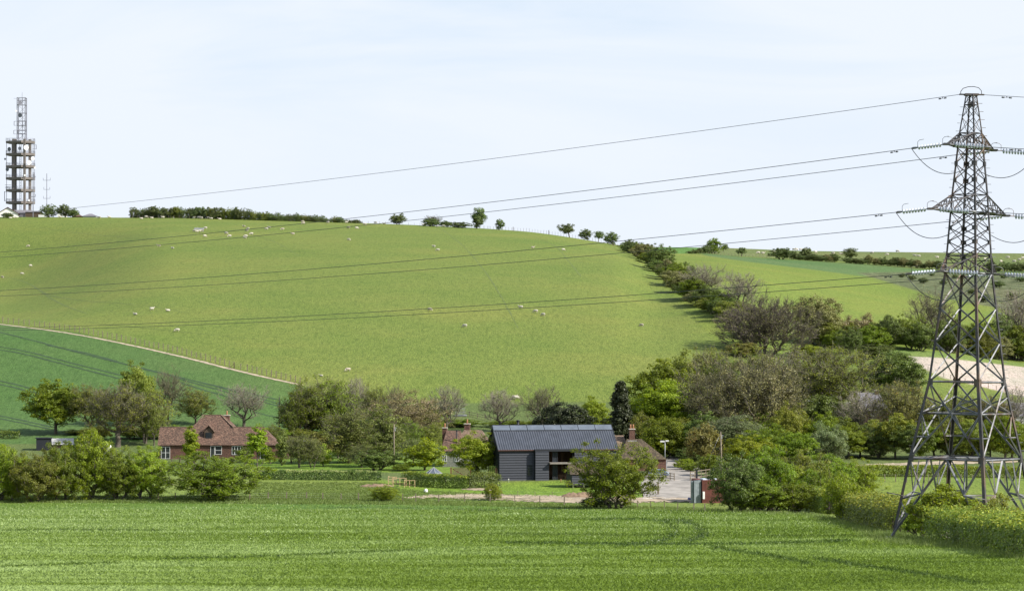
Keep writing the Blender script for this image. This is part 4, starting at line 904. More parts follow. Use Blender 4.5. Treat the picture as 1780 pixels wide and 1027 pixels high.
# ribbed roof: real corrugation running up the slope
def ribroof(x0, x1, ya, za, yb, zb, pitch=.42, amp=.035):
    n = int((x1-x0)/pitch*6); vs = []; fs = []; L_ = math.hypot(yb-ya, zb-za); ny, nz = -(zb-za)/L_, (yb-ya)/L_
    if nz < 0: ny, nz = -ny, -nz
    for i in range(n+1):
        xx = x0+(x1-x0)*i/n; a = amp*math.copysign(abs(math.sin(2*math.pi*(xx-x0)/pitch))**.6, math.sin(2*math.pi*(xx-x0)/pitch))
        vs += [(xx, ya+ny*a, za+nz*a), (xx, yb+ny*a, zb+nz*a)]
        if i: fs.append((2*i-2, 2*i, 2*i+1, 2*i-1))
    return vs, fs
rf = MB(); sl_ = (BR-BE)/(BW/2); oy = .35
vs, fs = ribroof(-.3, BL+.3, -oy, BE-oy*sl_*.9, BW/2-1.0, BR-1.0*sl_); rf.add(vs, fs)
vs, fs = ribroof(-.3, BL+.3, BW+oy, BE-oy*sl_*.9, BW/2+1.0, BR-1.0*sl_); rf.add(vs, fs)
for xx in (-.32, BL+.24): rf.prism([(xx, -oy, BE-oy*sl_*.9-.22), (xx, BW/2, BR-.2), (xx, BW+oy, BE-oy*sl_*.9-.22), (xx, BW+oy, BE-oy*sl_*.9+.06), (xx, BW/2, BR+.06), (xx, -oy, BE-oy*sl_*.9+.06)], (.08, 0, 0), 0)
rfo = rf.build('roof', [ROOFM], barn)
MB().box(-.3, BL+.3, -oy-.12, -oy, BE-oy*sl_*.9-.16, BE-oy*sl_*.9-.02).build('gutter', GUTTER, rfo)
for k in range(7):
    x0 = -.25+k*(BL+.5)/7; x1 = x0+(BL+.5)/7-.1
    for s_ in (-1, 1):
        q = [(x0, BW/2+s_*1.12, BR-1.12*sl_+.08), (x1, BW/2+s_*1.12, BR-1.12*sl_+.08), (x1, BW/2+s_*.03, BR+.08), (x0, BW/2+s_*.03, BR+.08)]
        MB().prism(q, (0, s_*.04, .05)).build('skylight', SKYL, rfo)
MB().box(-.3, BL+.3, BW/2-1.15, BW/2-1.05, BR-1.1*sl_, BR-1.1*sl_+.14).box(-.3, BL+.3, BW/2-.1, BW/2+.1, BR+.08, BR+.2).build('ridge_cap', BLACKB2, rfo)
MB().tube([(4.8, BW/2+1.5, BR-1.6), (4.8, BW/2+1.5, BR+.75)], .22, 10).tube([(4.8, BW/2+1.5, BR+.75), (4.8, BW/2+1.5, BR+1.0)], [.32, .30], 10).build('flue', BLACKB2, barn)
# --- small granary in front of the barn
gz = gp(994, 500, 0); gr = thing('granary', 'small black granary on staddle posts with a brown tiled roof before the barn', 'shed', tuple(gz), R(12))
wm = MB(); boards(wm, 0, 6.2, .75, 2.4, 0, .3); wm.box(0, 6.2, .002, 4.2, .7, 2.4, 1); wm.build('wall', [BLACKB, BLACKB2], gr)
hiproof(MB(), 0, 6.2, 0, 4.2, 2.35, 4.2, 0, 0).build('roof', TILEM, gr)
wm2 = MB(); wm2.prism([(0.02, .05, 2.4), (0.02, 4.15, 2.4), (0.02, 2.1, 4.05)], (.1, 0, 0)); wm2.prism([(6.08, .05, 2.4), (6.08, 4.15, 2.4), (6.08, 2.1, 4.05)], (.1, 0, 0)); wm2.build('gable', BLACKB2, gr)
for xx in (.3, 2.2, 4.1, 5.9):
    for yy in (.3, 3.9): MB().tube([(xx, yy, -.3), (xx, yy, .55), (xx, yy, .58), (xx, yy, .7)], [.17, .13, .3, .26], 8).build('staddle_stone', CONC, gr)
# --- tiled cottage
cz_ = gp(285, 590, 0); cot = thing('cottage', 'long red-brown tiled bungalow with a raised hipped middle and dormer, behind the near trees', 'house', tuple(cz_), 0)
S = 5000/590.; X_ = lambda px: (px-285)/S
cz0 = cot.location.z; Zr = lambda py, d=590: (HY-py)*d/F-cz0
ez = Zr(773); 
MB().box(X_(277), X_(482), 0, 7.2, -.5, ez).build('wall', BRICK, cot)
hiproof(MB(), X_(277), X_(481), 0, 7.2, ez-.05, ez+3.55, .01, 3.2, 0, .35).build('roof', TILE, cot)
hiproof(MB(), X_(363)-7.8, X_(363)+7.8, -.01, 12.4, ez-.03, ez+5.95, 6.9, 5.6, 0, .35).build('roof', TILE, cot).name = 'hipped_roof'
rr = MB()
for a, b_ in (((X_(277)-.3, 3.6, ez+3.58), (X_(334), 3.6, ez+3.58)), ((X_(404), 3.6, ez+3.58), (X_(481)-2.9, 3.6, ez+3.58)), ((X_(348), 6.2, ez+6.0), (X_(379), 6.2, ez+6.0)), ((X_(379), 6.2, ez+6.0), (X_(403), 3.3, ez+3.5)), ((X_(348), 6.2, ez+6.0), (X_(333), 3.6, ez+3.4))): rr.beam(a, b_, .26, .16)
rr.build('ridge_tiles', TILEP, cot)
dm = MB().box(X_(354), X_(369.5), 1.2, 4, ez+.9, ez+2.75).prism([(X_(354), 1.2, ez+2.75), (X_(369.5), 1.2, ez+2.75), (X_(361.7), 1.2, ez+3.7)], (0, 3.5, 0)).build('dormer', WOODD, cot)
mr_ = MB(); mr_.prism([(X_(351.5), .95, ez+2.55), (X_(361.7), .95, ez+3.95), (X_(361.7), .95, ez+4.1), (X_(351), .95, ez+2.65)], (0, 4.4, 0)); mr_.prism([(X_(372), .95, ez+2.55), (X_(372.4), .95, ez+2.65), (X_(361.7), .95, ez+4.1), (X_(361.7), .95, ez+3.95)], (0, 4.4, 0)); mr_.build('dormer_roof', TILE, dm)
MB().box(X_(356.5), X_(367), 1.12, 1.19, ez+1.1, ez+2.5).build('window', GLASS, dm); MB().box(X_(355.5), X_(368), 1.0, 1.19, ez+.95, ez+1.08).build('sill', WHITE, dm)
chimney(cot, X_(389), 6.6, ez+2, Zr(722, 596.6), 1.15, 1)
wb = lambda a, b_, c, d: ((X_(a)+X_(b_))/2, (Zr(c)+Zr(d))/2, X_(b_)-X_(a), abs(Zr(c)-Zr(d)))
for (a, b_, c, d, nx, nz, nm) in ((280, 295.6, 776, 797, 2, 2, 'door'), (365.8, 373, 775, 796, 1, 1, 'door'), (374, 385.5, 775, 789.5, 1, 2, 'window'), (403, 423, 775, 790, 4, 2, 'window'), (452, 466, 778, 798, 2, 2, 'door')):
    x, z, ww, hh = wb(a, b_, c, d); window(cot, x, z, ww, hh, -.005, nx, nz, nm)
MB().box(X_(472), X_(500), .4, 4.0, -.4, 1.5).prism([(X_(472), .4, 1.5), (X_(500), .4, 1.5), (X_(483), .4, 3.1)], (0, 3.6, 0)).build('brick_lean_to', BRICK, cot)
# garden outbuilding with a flat pale roof
g2 = gp(512, 600); ob = thing('garden_room', 'low garden building with a pale flat roof, right of the cottage', 'shed', tuple(g2))
zt_ = (HY-766)*600/F-g2.z
MB().box(-3.2, 3.6, 0, 4, -.3, zt_-.15).build('wall', BRICK, ob); MB().box(-3.5, 3.9, -.3, 4.3, zt_-.15, zt_+.08).build('roof', METALG, ob)
window(ob, .5, zt_*.5, 1.6, 1.2, -.005)
# pale shed roof at far left
g3 = gp(84, 620); sh = thing('shed', 'dark shed with a pale corrugated roof behind the near field trees', 'shed', tuple(g3), R(8))
zt_ = (HY-762)*620/F-g3.z; SHR = simple('pale_fibre_roof', (.50, .49, .47), .8, .15, 1)
MB().box(0, 5.2, 0, 4.6, -.3, zt_-1.25).build('wall', WOODD, sh); vs, fs = ribroof(-.2, 5.4, -.3, zt_-1.3, 2.3, zt_, .25, .03); q = MB().add(vs, fs); vs, fs = ribroof(-.2, 5.4, 4.9, zt_-1.3, 2.3, zt_, .25, .03); q.add(vs, fs).build('roof', SHR, sh)
q = MB(); q.prism([(0, .0, zt_-1.25), (0, 4.6, zt_-1.25), (0, 2.3, zt_-.12)], (.1, 0, 0)); q.build('gable', BLACKB2, sh)
g3 = gp(63, 615); sh = thing('shed', 'black low shed left of the pale corrugated roof', 'shed', tuple(g3), R(8)); MB().box(0, 3.2, 0, 3, -.3, 2.6).build('wall', BLACKB2, sh); MB().box(-.2, 3.4, -.2, 3.2, 2.6, 2.75).build('roof', BLACKB2, sh)
# --- flint house left of the barn
S2 = 5000/560.; hz = gp(768, 560); fh = thing('house', 'flint-walled old house with hipped clay-tiled roofs, behind the maple beside the barn', 'house', tuple(hz), R(-4)); z0 = hz.z
X2 = lambda px: (px-768)/S2; Z2 = lambda py, d=560: (HY-py)*d/F-z0
MB().box(X2(769), X2(800), 0, 9, -.5, Z2(785)).box(X2(790), X2(850), 3, 11, -.5, Z2(783)).build('wall', FLINT, fh)
q = MB(); q.add([(X2(766), -.3, Z2(784)), (X2(802), -.3, Z2(784)), (X2(802), 9, Z2(784)), (X2(766), 9, Z2(784)), (X2(772), 5.2, Z2(748, 565)), (X2(797), 5.2, Z2(748, 565))], [(0, 1, 5, 4), (1, 2, 5), (2, 3, 4, 5), (3, 0, 4)])
q.build('roof', TILE, fh)
hiproof(MB(), X2(782), X2(852), 3, 11, Z2(781), Z2(747, 567), 2.5, 2.5, 0, .3).build('rear_roof', TILEP, fh)
chimney(fh, X2(806), 8.3, Z2(765), Z2(737, 568), 1.1, 1); chimney(fh, X2(768.5), 5.6, Z2(785), Z2(744, 565), .9, 1)
MB().tube([(X2(792.5), 2.0, Z2(780)), (X2(792.5), 2.0, Z2(749))], .11, 8).tube([(X2(792.5), 2.0, Z2(749)), (X2(792.5), 2.0, Z2(747.5))], [.2, .16], 8).build('flue', BLACKB2, fh)
for pxw in (773, 794): window(fh, X2(pxw), Z2(795), .75, 1.5, -.005, 2, 2)
# --- brick house right of the barn
S3 = 5000/548.; hz = gp(1139, 548); rh = thing('house', 'brick cottage with a steep mossy hipped roof and tall twin-pot chimney, right of the barn', 'house', tuple(hz), R(4)); z0 = hz.z
X3 = lambda px: (px-1139)/S3; Z3 = lambda py, d=548: (HY-py)*d/F-z0
e = Z3(797.5)
MB().box(X3(1080), X3(1158), 0, 7.5, -.5, e).build('wall', BRICK, rh)
q = MB(); q.add([(X3(1078), -.3, e-.05), (X3(1159.5), -.3, e-.05), (X3(1159.5), 7.8, e-.05), (X3(1078), 7.8, e-.05), (X3(1093), 3.75, Z3(762.5, 552)), (X3(1119), 3.75, Z3(762.5, 552))], [(0, 1, 5, 4), (1, 2, 5), (2, 3, 4, 5), (3, 0, 4), (3, 2, 1, 0)])
q.build('roof', TILEM, rh)
MB().box(X3(1060), X3(1092), 3, 9, -.5, Z3(782)).build('rear_wall', BRICK, rh)
q = MB(); q.add([(X3(1058), 2.7, Z3(781)), (X3(1096), 2.7, Z3(781)), (X3(1096), 9.3, Z3(781)), (X3(1058), 9.3, Z3(781)), (X3(1060), 6, Z3(756, 554)), (X3(1089), 6, Z3(756, 554))], [(0, 1, 5, 4), (1, 2, 5), (2, 3, 4, 5), (3, 0, 4)]); q.build('rear_roof', TILEP, rh)
chimney(rh, X3(1102.5), 4.2, Z3(775), Z3(746, 552), 1.05, 2)
q = MB().box(X3(1094), X3(1110), 3.3, 3.5, Z3(768, 552), Z3(765, 552)); q.build('flashing', LEAD, rh)
MB().box(X3(1158)+.02, X3(1158)+.2, .1, .4, .0, e).build('downpipe', METALG, rh)
# --- slate-roofed house in the wood, right
hz = gp(1470, 660); S4 = 5000/660.; wh = thing('house', 'grey slate-roofed house half hidden by trees left of the pylon', 'house', tuple(hz), R(-6)); X4 = lambda px: (px-1470)/S4; Z4 = lambda py, d=660: (HY-py)*d/F-hz.z
MB().box(X4(1494), X4(1544), 0, 7, -.5, Z4(712)).build('wall', BRICK, wh); hiproof(MB(), X4(1494), X4(1544), 0, 7, Z4(713), Z4(682, 663), 0.01, 2.5).build('roof', SLATE, wh); window(wh, X4(1518), Z4(722), 1.2, 1.2, -.005); chimney(wh, X4(1524), 3.5, Z4(690), Z4(679, 663), .9, 0)
hz = gp(1772, 640); nh = thing('house', 'pale grey-roofed house glimpsed through trees at the right edge', 'house', tuple(hz)); MB().box(-3, 5, 0, 6, -.4, (HY-722)*640/F-hz.z).build('wall', RENDER, nh); hiproof(MB(), -3, 5, 0, 6, (HY-723)*640/F-hz.z, (HY-700)*643/F-hz.z, .01, .01).build('roof', SLATE, nh)
# --- skyline buildings
def sky_house(px0, px1, d, top, eave, label, wall, roofm, gable=False, rz=0, hip=0.01):
    g = gp((px0+px1)/2, d); w_ = (px1-px0)*d/F; o = thing('house', label, 'house', tuple(g), R(rz)); ze = (HY-eave)*d/F-g.z; zt2 = (HY-top)*d/F-g.z
    if gable:   # gable towards the viewer
        MB().box(-w_/2, w_/2, 0, 12, -.5, ze).prism([(-w_/2, 0, ze), (w_/2, 0, ze), (0, 0, zt2-.3)], (0, 12, 0)).build('wall', wall, o)
        q = MB(); q.prism([(-w_/2-.6, -.5, ze-.5), (0, -.5, zt2), (0, -.5, zt2+.35), (-w_/2-.9, -.5, ze-.4)], (0, 13, 0)); q.prism([(w_/2+.6, -.5, ze-.5), (w_/2+.9, -.5, ze-.4), (0, -.5, zt2+.35), (0, -.5, zt2)], (0, 13, 0)); q.build('roof', roofm, o)
    else:
        MB().box(-w_/2, w_/2, 0, 8, -.5, ze).build('wall', wall, o); hiproof(MB(), -w_/2, w_/2, 0, 8, ze-.05, zt2, hip, hip).build('roof', roofm, o)
    return o
o = sky_house(-4, 31, 1530, 361, 371, 'white gabled house at the left end of the skyline', RENDER, TILE, True, 8)
for xx in (-2.5, 2.0): window(o, xx, 1.6, 1.4, 1.3, -.02)
sky_house(24, 52, 1545, 364.5, 371, 'long low grey-roofed building at the foot of the telecom tower', SLATE, SLATE)
o = sky_house(44, 70, 1535, 366, 368.5, 'dark brown flat building right of the tower foot', WOODD, SLATE, hip=1.5)
MB().box(3, 9, -.1, 0, .5, 2.0).build('window', WHITE, o)
sky_house(100, 113, 1500, 366, 370, 'small white building between the two skyline trees', RENDER, WHITE, hip=.5)
sky_house(126, 142, 1500, 371, 376, 'low brown roof right of the skyline trees', BRICK, TILE, hip=3)
sky_house(144, 167, 1500, 371, 375.5, 'low grey hip-roofed hut on the skyline', LEAD, SLATE, hip=3)
# --- telecom tower
tz = gp(34, 1560); tw_ = thing('telecom_tower', 'tall concrete telecom tower with dishes and a steel lattice mast on top', 'tower', (tz.x, tz.y, 66.0), R(0)); s5 = 1560/F; zt0 = 66.0
TX = lambda px: (px-34)*s5; TZ = lambda py: (HY-py)*s5-zt0
CT = simple('tower_concrete', (.16, .14, .13), .9, .2, .3); CD = simple('tower_steel', (.20, .20, .24), .6, .2, .5); DW = simple('dish_white', (.75, .75, .76), .5, .05, 1); DD = simple('dish_dark', (.10, .11, .13), .6, .1, 1)
for (x0, x1, y0, y1, top) in ((22.6, 28.6, -3, 1, 242), (43, 46.5, -5, -2.6, 242.5), (50.2, 54, -1.5, 1.2, 242.5), (39.6, 41.3, 4, 6, 244)):
    MB().box(TX(x0), TX(x1), y0, y1, -3, TZ(top)).build('column', CT, tw_)
for py in (247.5, 268.8, 290, 310.6, 331.3, 352.5):
    q = MB(); zz = TZ(py); q.prism([(TX(11), -1.5, zz-.6), (TX(40), -5.8, zz-.6), (TX(59), -1, zz-.6), (TX(59), 4, zz-.6), (TX(42), 9, zz-.6), (TX(14), 6, zz-.6)], (0, 0, 1.25)); pl = q.build('platform', CT, tw_)
    r_ = MB(); ring = [(TX(11), -1.5), (TX(40), -5.8), (TX(59), -1), (TX(59), 4), (TX(42), 9), (TX(14), 6)]
    for k in range(6):
        a, b_ = ring[k], ring[(k+1) % 6]; r_.beam((a[0], a[1], zz+2.0), (b_[0], b_[1], zz+2.0), .12); r_.beam((a[0], a[1], zz+1.3), (b_[0], b_[1], zz+1.3), .08)
        for j in range(4): x = a[0]+(b_[0]-a[0])*j/4; y = a[1]+(b_[1]-a[1])*j/4; r_.beam((x, y, zz+.6), (x, y, zz+2.0), .09)
    r_.build('railing', CD, pl)
q = MB()
for xx in (34.5, 37): q.beam((TX(xx), -.5, 0), (TX(xx), -.5, TZ(245)), .18)
for k in range(26): zz = 2+k*1.42; q.beam((TX(34.5), -.5, zz), (TX(37), -.5, zz), .12)
q.build('ladder', CD, tw_)
q = MB()
for xx, y in ((12, -1), (19.5, 2), (57.5, 0), (58.5, 3)): q.beam((TX(xx), y, TZ(350)), (TX(xx), y, TZ(248)), .22)
for (xx, p0, p1) in ((8.5, 333, 350), (63.5, 252, 260), (60.5, 252, 260), (60, 300, 312)): q.beam((TX(xx), -1, TZ(p1)), (TX(xx), -1, TZ(p0)), .3)
for (a, b_, p) in ((8.5, 12, 334), (8.5, 12, 349), (57, 63.5, 252.5), (57, 63.5, 259.5), (9, 20, 322), (9, 20, 326), (57, 63, 308)): q.beam((TX(a), -1, TZ(p)), (TX(b_), -1, TZ(p)), .2)
q.build('antenna_frames', CD, tw_)
q = MB()
for xx, y in ((31, -2.2), (45, -2.2), (31, 2.2), (45, 2.2)): q.beam((TX(xx), y, TZ(243)), (TX(xx), y, TZ(170.5)), .42)
q.beam((TX(40), -2.2, TZ(243)), (TX(40), -2.2, TZ(170.5)), .3)
for py in (170.5, 175, 183, 197, 211, 219, 227, 233): 
    for y in (-2.2, 2.2): q.beam((TX(31), y, TZ(py)), (TX(45), y, TZ(py)), .22)
    q.beam((TX(31), -2.2, TZ(py)), (TX(31), 2.2, TZ(py)), .2); q.beam((TX(45), -2.2, TZ(py)), (TX(45), 2.2, TZ(py)), .2)
for i, (pa, pb) in enumerate(zip((170.5, 183, 197, 211, 227), (183, 197, 211, 227, 243))): q.beam((TX(31), 2.2, TZ(pa)), (TX(45), 2.2, TZ(pb)), .14); q.beam((TX(45), 2.2, TZ(pa)), (TX(31), 2.2, TZ(pb)), .14)
q.build('lattice_mast', CD, tw_)
q = MB()
for py in (212, 219, 227.5, 234): q.beam((TX(26), -3, TZ(py)), (TX(46.5), -3, TZ(py)), .2)
for xx in (26.2, 46.3, 33, 41): q.beam((TX(xx), -3, TZ(219)), (TX(xx), -3, TZ(212)), .28); q.beam((TX(xx-.6), -3, TZ(234)), (TX(xx-.6), -3, TZ(227.5)), .28)
q.build('aerial_gantry', CD, tw_); MB().beam((TX(38.5), 0, TZ(171)), (TX(38.5), 0, TZ(160.5)), .14).beam((TX(25), -2, TZ(172)), (TX(31), -2, TZ(172)), .12).build('whip_aerial', CD, tw_)
for (px, py, r, m_, y, fx) in ((18.3, 260.2, 1.15, DD, -2.5, -.5), (36.8, 259, .9, DD, -4, 0), (48.3, 258, 1.35, DW, -5.6, .4), (53, 284, 1.3, DW, -5.2, .35), (57.8, 276.5, 1.0, DW, -2.4, .7), (15, 295, 1.1, DD, -2.5, -.5), (36.8, 201.5, 1.2, DD, -2.9, -.2), (36.2, 180, 1.1, CD, -2.9, .2), (29.5, 194, .5, DW, -2.8, .3), (46, 306, .5, DW, -5.4, .2), (52, 349, .5, DW, -3, .3), (10.6, 277, .6, DD, -1.5, -.6), (60.5, 292, .5, DW, -1, .5)):
    q = MB(); c0 = Vector((TX(px), y, TZ(py))); n = Vector((fx, -1, 0)).normalized(); q.tube([c0+n*.0, c0+n*.35, c0+n*.5], [r*.5, r, r], 16); q.beam(c0, c0-n*.9, .15); q.build('dish', m_, tw_)
def mast(px, top, d, w_, label, bars, name='mast'):
    g = gp(px, d, -.3); H = (HY-top)*d/F-g.z; q = MB().beam((0, 0, 0), (0, 0, H), w_)
    for (py, hw) in bars: zz = (HY-py)*d/F-g.z; q.beam((-hw, 0, zz), (hw, 0, zz), w_*.7); [q.beam((s_*hw, 0, zz), (s_*hw, 0, zz+1.3), w_*.6) for s_ in (-1, 1)]
    o = q.build(name, CD, None, tuple(g)); tag(o, label, 'mast')
mast(81.3, 302, 1540, .28, 'thin aerial mast with three cross bars behind the round skyline tree', [(313.5, 1.9), (329.5, 1.6), (345, 1.8)])
mast(57.6, 300, 1520, .42, 'thin pole standing beside the right edge of the telecom tower', [(342, 1.2)])
# ------------------------------------------------------------------ pylon and its lines
def steelmat():
    m, t, b = newmat('weathered_galvanised_steel'); mp_ = mapnode(t, (1, 1, 1)); n = noise(t, mp_.outputs[0], 1.3, 5, .7); n2 = noise(t, mp_.outputs[0], .35, 4, .7)
    r = ramp(t, n.outputs[0], [(.35, (.065, .065, .068)), (.65, (.20, .20, .21))]); k = ramp(t, n2.outputs[0], [(.5, (0, 0, 0)), (.62, (1, 1, 1))])
    c_ = mixc(t, k.outputs[0], r.outputs[0], (.13, .09, .065)); t.links.new(c_, b.inputs['Base Color']); b.inputs['Roughness'].default_value = .5; b.inputs['Metallic'].default_value = .3; return m
LEGM = steelmat(); LEGM.name = 'dark_steel'  # darker tone of the steel for legs, crossarms and upper bracing
for n_ in LEGM.node_tree.nodes:
    if n_.type == 'VALTORGB' and n_.color_ramp.elements[0].color[0] > .01:
        n_.color_ramp.elements[0].color = (.035, .033, .034, 1); n_.color_ramp.elements[1].color = (.085, .08, .08, 1)
STEEL = steelmat();
for n_ in STEEL.node_tree.nodes:
    if n_.type == 'VALTORGB' and n_.color_ramp.elements[0].color[0] > .01:
        n_.color_ramp.elements[0].color = (.13, .135, .145, 1); n_.color_ramp.elements[1].color = (.28, .28, .29, 1)
STEEL.node_tree.nodes['Principled BSDF'].inputs['Metallic'].default_value = .4; STEEL.node_tree.nodes['Principled BSDF'].inputs['Roughness'].default_value = .6
PORC = simple('glazed_insulator', (.50, .53, .58), .2, .15, 2, spec=.6); WIRE = simple('conductor_aluminium', (.055, .058, .06), .6, .2, 1)
PD = 178.6; pz = gp(1677, PD); pyl = thing('pylon', 'tall steel lattice electricity pylon standing in the clipped hedge at the right', 'pylon', tuple(pz)); pyl.rotation_euler = (0, R(.85), 0)
PH = lambda py: (937-py)/28.0+(0.0)
lev = [(937, 131), (797, 100), (719, 80.5), (664, 67.7), (596, 58.3), (536, 50.5), (475, 42.3), (445, 39.5), (421, 37.5), (397, 35.6), (370, 33.8), (339, 31.8), (314, 28.8), (285, 27), (257, 25), (232, 20.3), (205, 16), (183, 12.6), (165, 9.5)]
PW = lambda py: float(np.interp(-py, [-l[0] for l in lev], [l[1] for l in lev]))/28/.99
CN = dict(L=(-.99, -.13), N=(.13, -.99), R=(.99, .13), F=(-.13, .99)); seqc = 'LNRF'
def node(c, py): w_ = PW(py); return Vector((CN[c][0]*w_, CN[c][1]*w_, PH(py)))
for c in seqc:
    q = MB(); out_ = (CN[c][0], CN[c][1], 0); ys = [937, 797, 664, 475, 339, 232, 165]
    for a, b_ in zip(ys[:-1], ys[1:]): q.angle(node(c, a)-(Vector((0, 0, .5)) if a == 937 else Vector()), node(c, b_), .185 if a > 700 else .15 if a > 480 else .115 if a > 240 else .075, out_, .03)
    q.build('leg', LEGM, pyl)
    MB().box(-.35, .35, -.35, .35, -.6, .12, mtx=Matrix.Translation(node(c, 937))).build('footing', CONC, pyl)
br_ = MB(); bu_ = MB(); faces_ = [('L', 'N'), ('N', 'R'), ('R', 'F'), ('F', 'L')]
def fo(a, b_): return (CN[a][0]+CN[b_][0], CN[a][1]+CN[b_][1], 0)
pan = [664, 596, 536, 475, 445, 421, 397, 370, 339, 314, 285, 257, 232, 205, 183, 165]
for a, b_ in faces_:
    o_ = fo(a, b_); ov = Vector(o_).normalized()*.02
    for p0, p1 in zip(pan[:-1], pan[1:]):
        w_ = .082 if p0 > 480 else .045 if p0 > 240 else .028
        bb = br_ if p0 > 480 else bu_
        bb.angle(node(a, p0), node(b_, p1), w_, o_, .02); bb.angle(node(b_, p0)-ov, node(a, p1)-ov, w_, (-o_[0], -o_[1], 0), .02)
    for py in (664, 475, 445, 370, 339, 257, 232, 183): (br_ if py > 600 else bu_).angle(node(a, py), node(b_, py), .085 if py > 600 else .042, o_, .02)
    for py in (719, 797): br_.angle(node(a, py), node(b_, py), .09, o_, .025)
    mid = lambda c1, p1, c2, p2, f: node(c1, p1).lerp(node(c2, p2), f)
    m797 = mid(a, 797, b_, 797, .5)
    br_.angle(node(a, 797), node(b_, 664), .09, o_, .022); br_.angle(node(b_, 797)-ov, node(a, 664)-ov, .09, (-o_[0], -o_[1], 0), .022)
    for c1, c2 in ((a, b_), (b_, a)):
        # secondary members of the upper panel
        dlow = node(c1, 797).lerp(node(c2, 664), .28); dup_ = node(c1, 664).lerp(node(c2, 797), .30)
        br_.angle(node(c1, 719), dup_, .08, o_, .014); br_.angle(node(c1, 719), dlow, .08, o_, .014); br_.angle(node(c1, 690), dup_, .07, o_, .014)
        br_.angle(node(c1, 760), dlow, .07, o_, .014)
        # lower leg panel: inverted V with its secondaries
        foot = node(c1, 932); br_.angle(foot, m797, .12, o_, .022)
        v1 = foot.lerp(m797, .56); br_.angle(node(c1, 797), v1, .075, o_, .014); br_.angle(node(c1, 868), v1, .08, o_, .014); br_.angle(mid(c1, 797, c2, 797, .24), v1, .08, o_, .014)
        v2 = foot.lerp(m797, .27); br_.angle(node(c1, 868), v2, .07, o_, .014)
for c1, c2, c3 in (('L', 'N', 'F'), ('N', 'R', 'L'), ('R', 'F', 'N'), ('F', 'L', 'R')):   # plan bracing at the waist and hip
    a = node(c1, 797).lerp(node(c2, 797), .5); b_ = node(c1, 797).lerp(node(c3, 797), .5); br_.angle(a, b_, .09, (0, 0, 1), .015)
    f1 = node(c1, 932).lerp(a, .56); f2 = node(c1, 932).lerp(b_, .56); br_.angle(f1, f2, .08, (0, 0, 1), .015)
br_.build('bracing', STEEL, pyl)
gp_ = bu_
for c in seqc:
    for py in (421, 397, 285, 314, 445, 664, 797):
        n = node(c, py); s_ = .14 if py < 500 else .2
        for (a, b_) in faces_:
            if c in (a, b_):
                o2 = (Vector(CN[a])+Vector(CN[b_])); t2 = (node(b_ if c == a else a, py)-n).normalized(); nn = Vector((o2.x, o2.y, 0)).normalized()
                q0 = n+nn*.03; gp_.prism([q0+Vector((0, 0, -s_)), q0+t2*s_*1.5+Vector((0, 0, -s_)), q0+t2*s_*1.5+Vector((0, 0, s_)), q0+Vector((0, 0, s_))], nn*.02)
bu_.build('upper_bracing', LEGM, pyl)
ac = MB()
for c in seqc:
    n = node(c, 862); t1 = Vector((.9, .42, 0)).normalized()
    for k in (-1, 0, 1): ac.beam(n+Vector((-.85, k*.25-.1, .18)), n+Vector((.5, k*.25+.25, -.08)), .05)
    ac.beam(n+Vector((-.8, -.4, .15)), n+Vector((-.8, .35, .15)), .04)
for i in range(4):
    for dz_ in (0, .12): a = node(seqc[i], 866); b_ = node(seqc[(i+1) % 4], 866); ac.beam(a+Vector((0, 0, dz_)), b_+Vector((0, 0, dz_)), .018)
ac.build('anti_climb_guard', STEEL, pyl)
sb = MB()
for py in range(180, 790, 14): n = node('R', py); sb.beam(n, n+Vector((.28, .06, 0)), .03); n = node('L', py+7); sb.beam(n, n+Vector((-.24, -.05, 0)), .025)
sb.build('step_bolts', STEEL, pyl)
cap = MB(); cap.box(-.42, .42, -.3, .3, PH(167), PH(163.5)); cap.box(-.2, .2, -.2, .2, PH(186), PH(178)); cap.beam((-.75, 0, PH(165)), (.8, 0, PH(165)), .09)
cap.build('peak_cap', LEGM, pyl)
lp = MB(); lp.tube([(-.66, 0, PH(166)), (-.66, 0, PH(160)), (-.52, 0, PH(154.5)), (-.2, 0, PH(151.5)), (.15, 0, PH(151)), (.45, 0, PH(153)), (.62, 0, PH(158)), (.65, 0, PH(166))], .022, 6); lp.build('earth_jumper', WIRE, pyl)
AX = Vector((-.617, -.787, 0)); arms = []
DL = Vector((-.76, .65, -.07)).normalized(); DR = Vector((.975, .22, -.035)).normalized()
for (py, ptop, ln_) in ((257, 232, 3.05), (370, 339, 4.8), (475, 445, 3.55)):
    for s_, (c1, c2) in ((1, ('L', 'N')), (-1, ('R', 'F'))):
        q = MB(); tip = AX*s_*ln_+Vector((0, 0, PH(py)+.02)); up_ = (0, 0, 1)
        for c in (c1, c2):
            b0 = node(c, py); t0 = node(c, ptop); tp = tip+(b0-tip).normalized()*.0
            q.angle(b0, tp, .12, (0, 0, -1), .02); q.angle(t0, tp, .09, (0, 0, 1), .016); n = 4
            for k in range(1, n):
                f = k/n; q.beam(b0.lerp(tp, f), t0.lerp(tp, f), .05); q.beam(b0.lerp(tp, f), t0.lerp(tp, f-1/n*.9), .045)
        for k in range(0, 4): f = k/4; q.beam(node(c1, py).lerp(tip, f), node(c2, py).lerp(tip, f+.2), .06); q.beam(node(c1, ptop).lerp(tip, f), node(c2, ptop).lerp(tip, f), .05)
        q.box(-.18, .18, -.3, .3, -.06, .06, mtx=Matrix.Translation(tip)); q.build('crossarm', LEGM, pyl); arms.append((py, s_, tip, q))
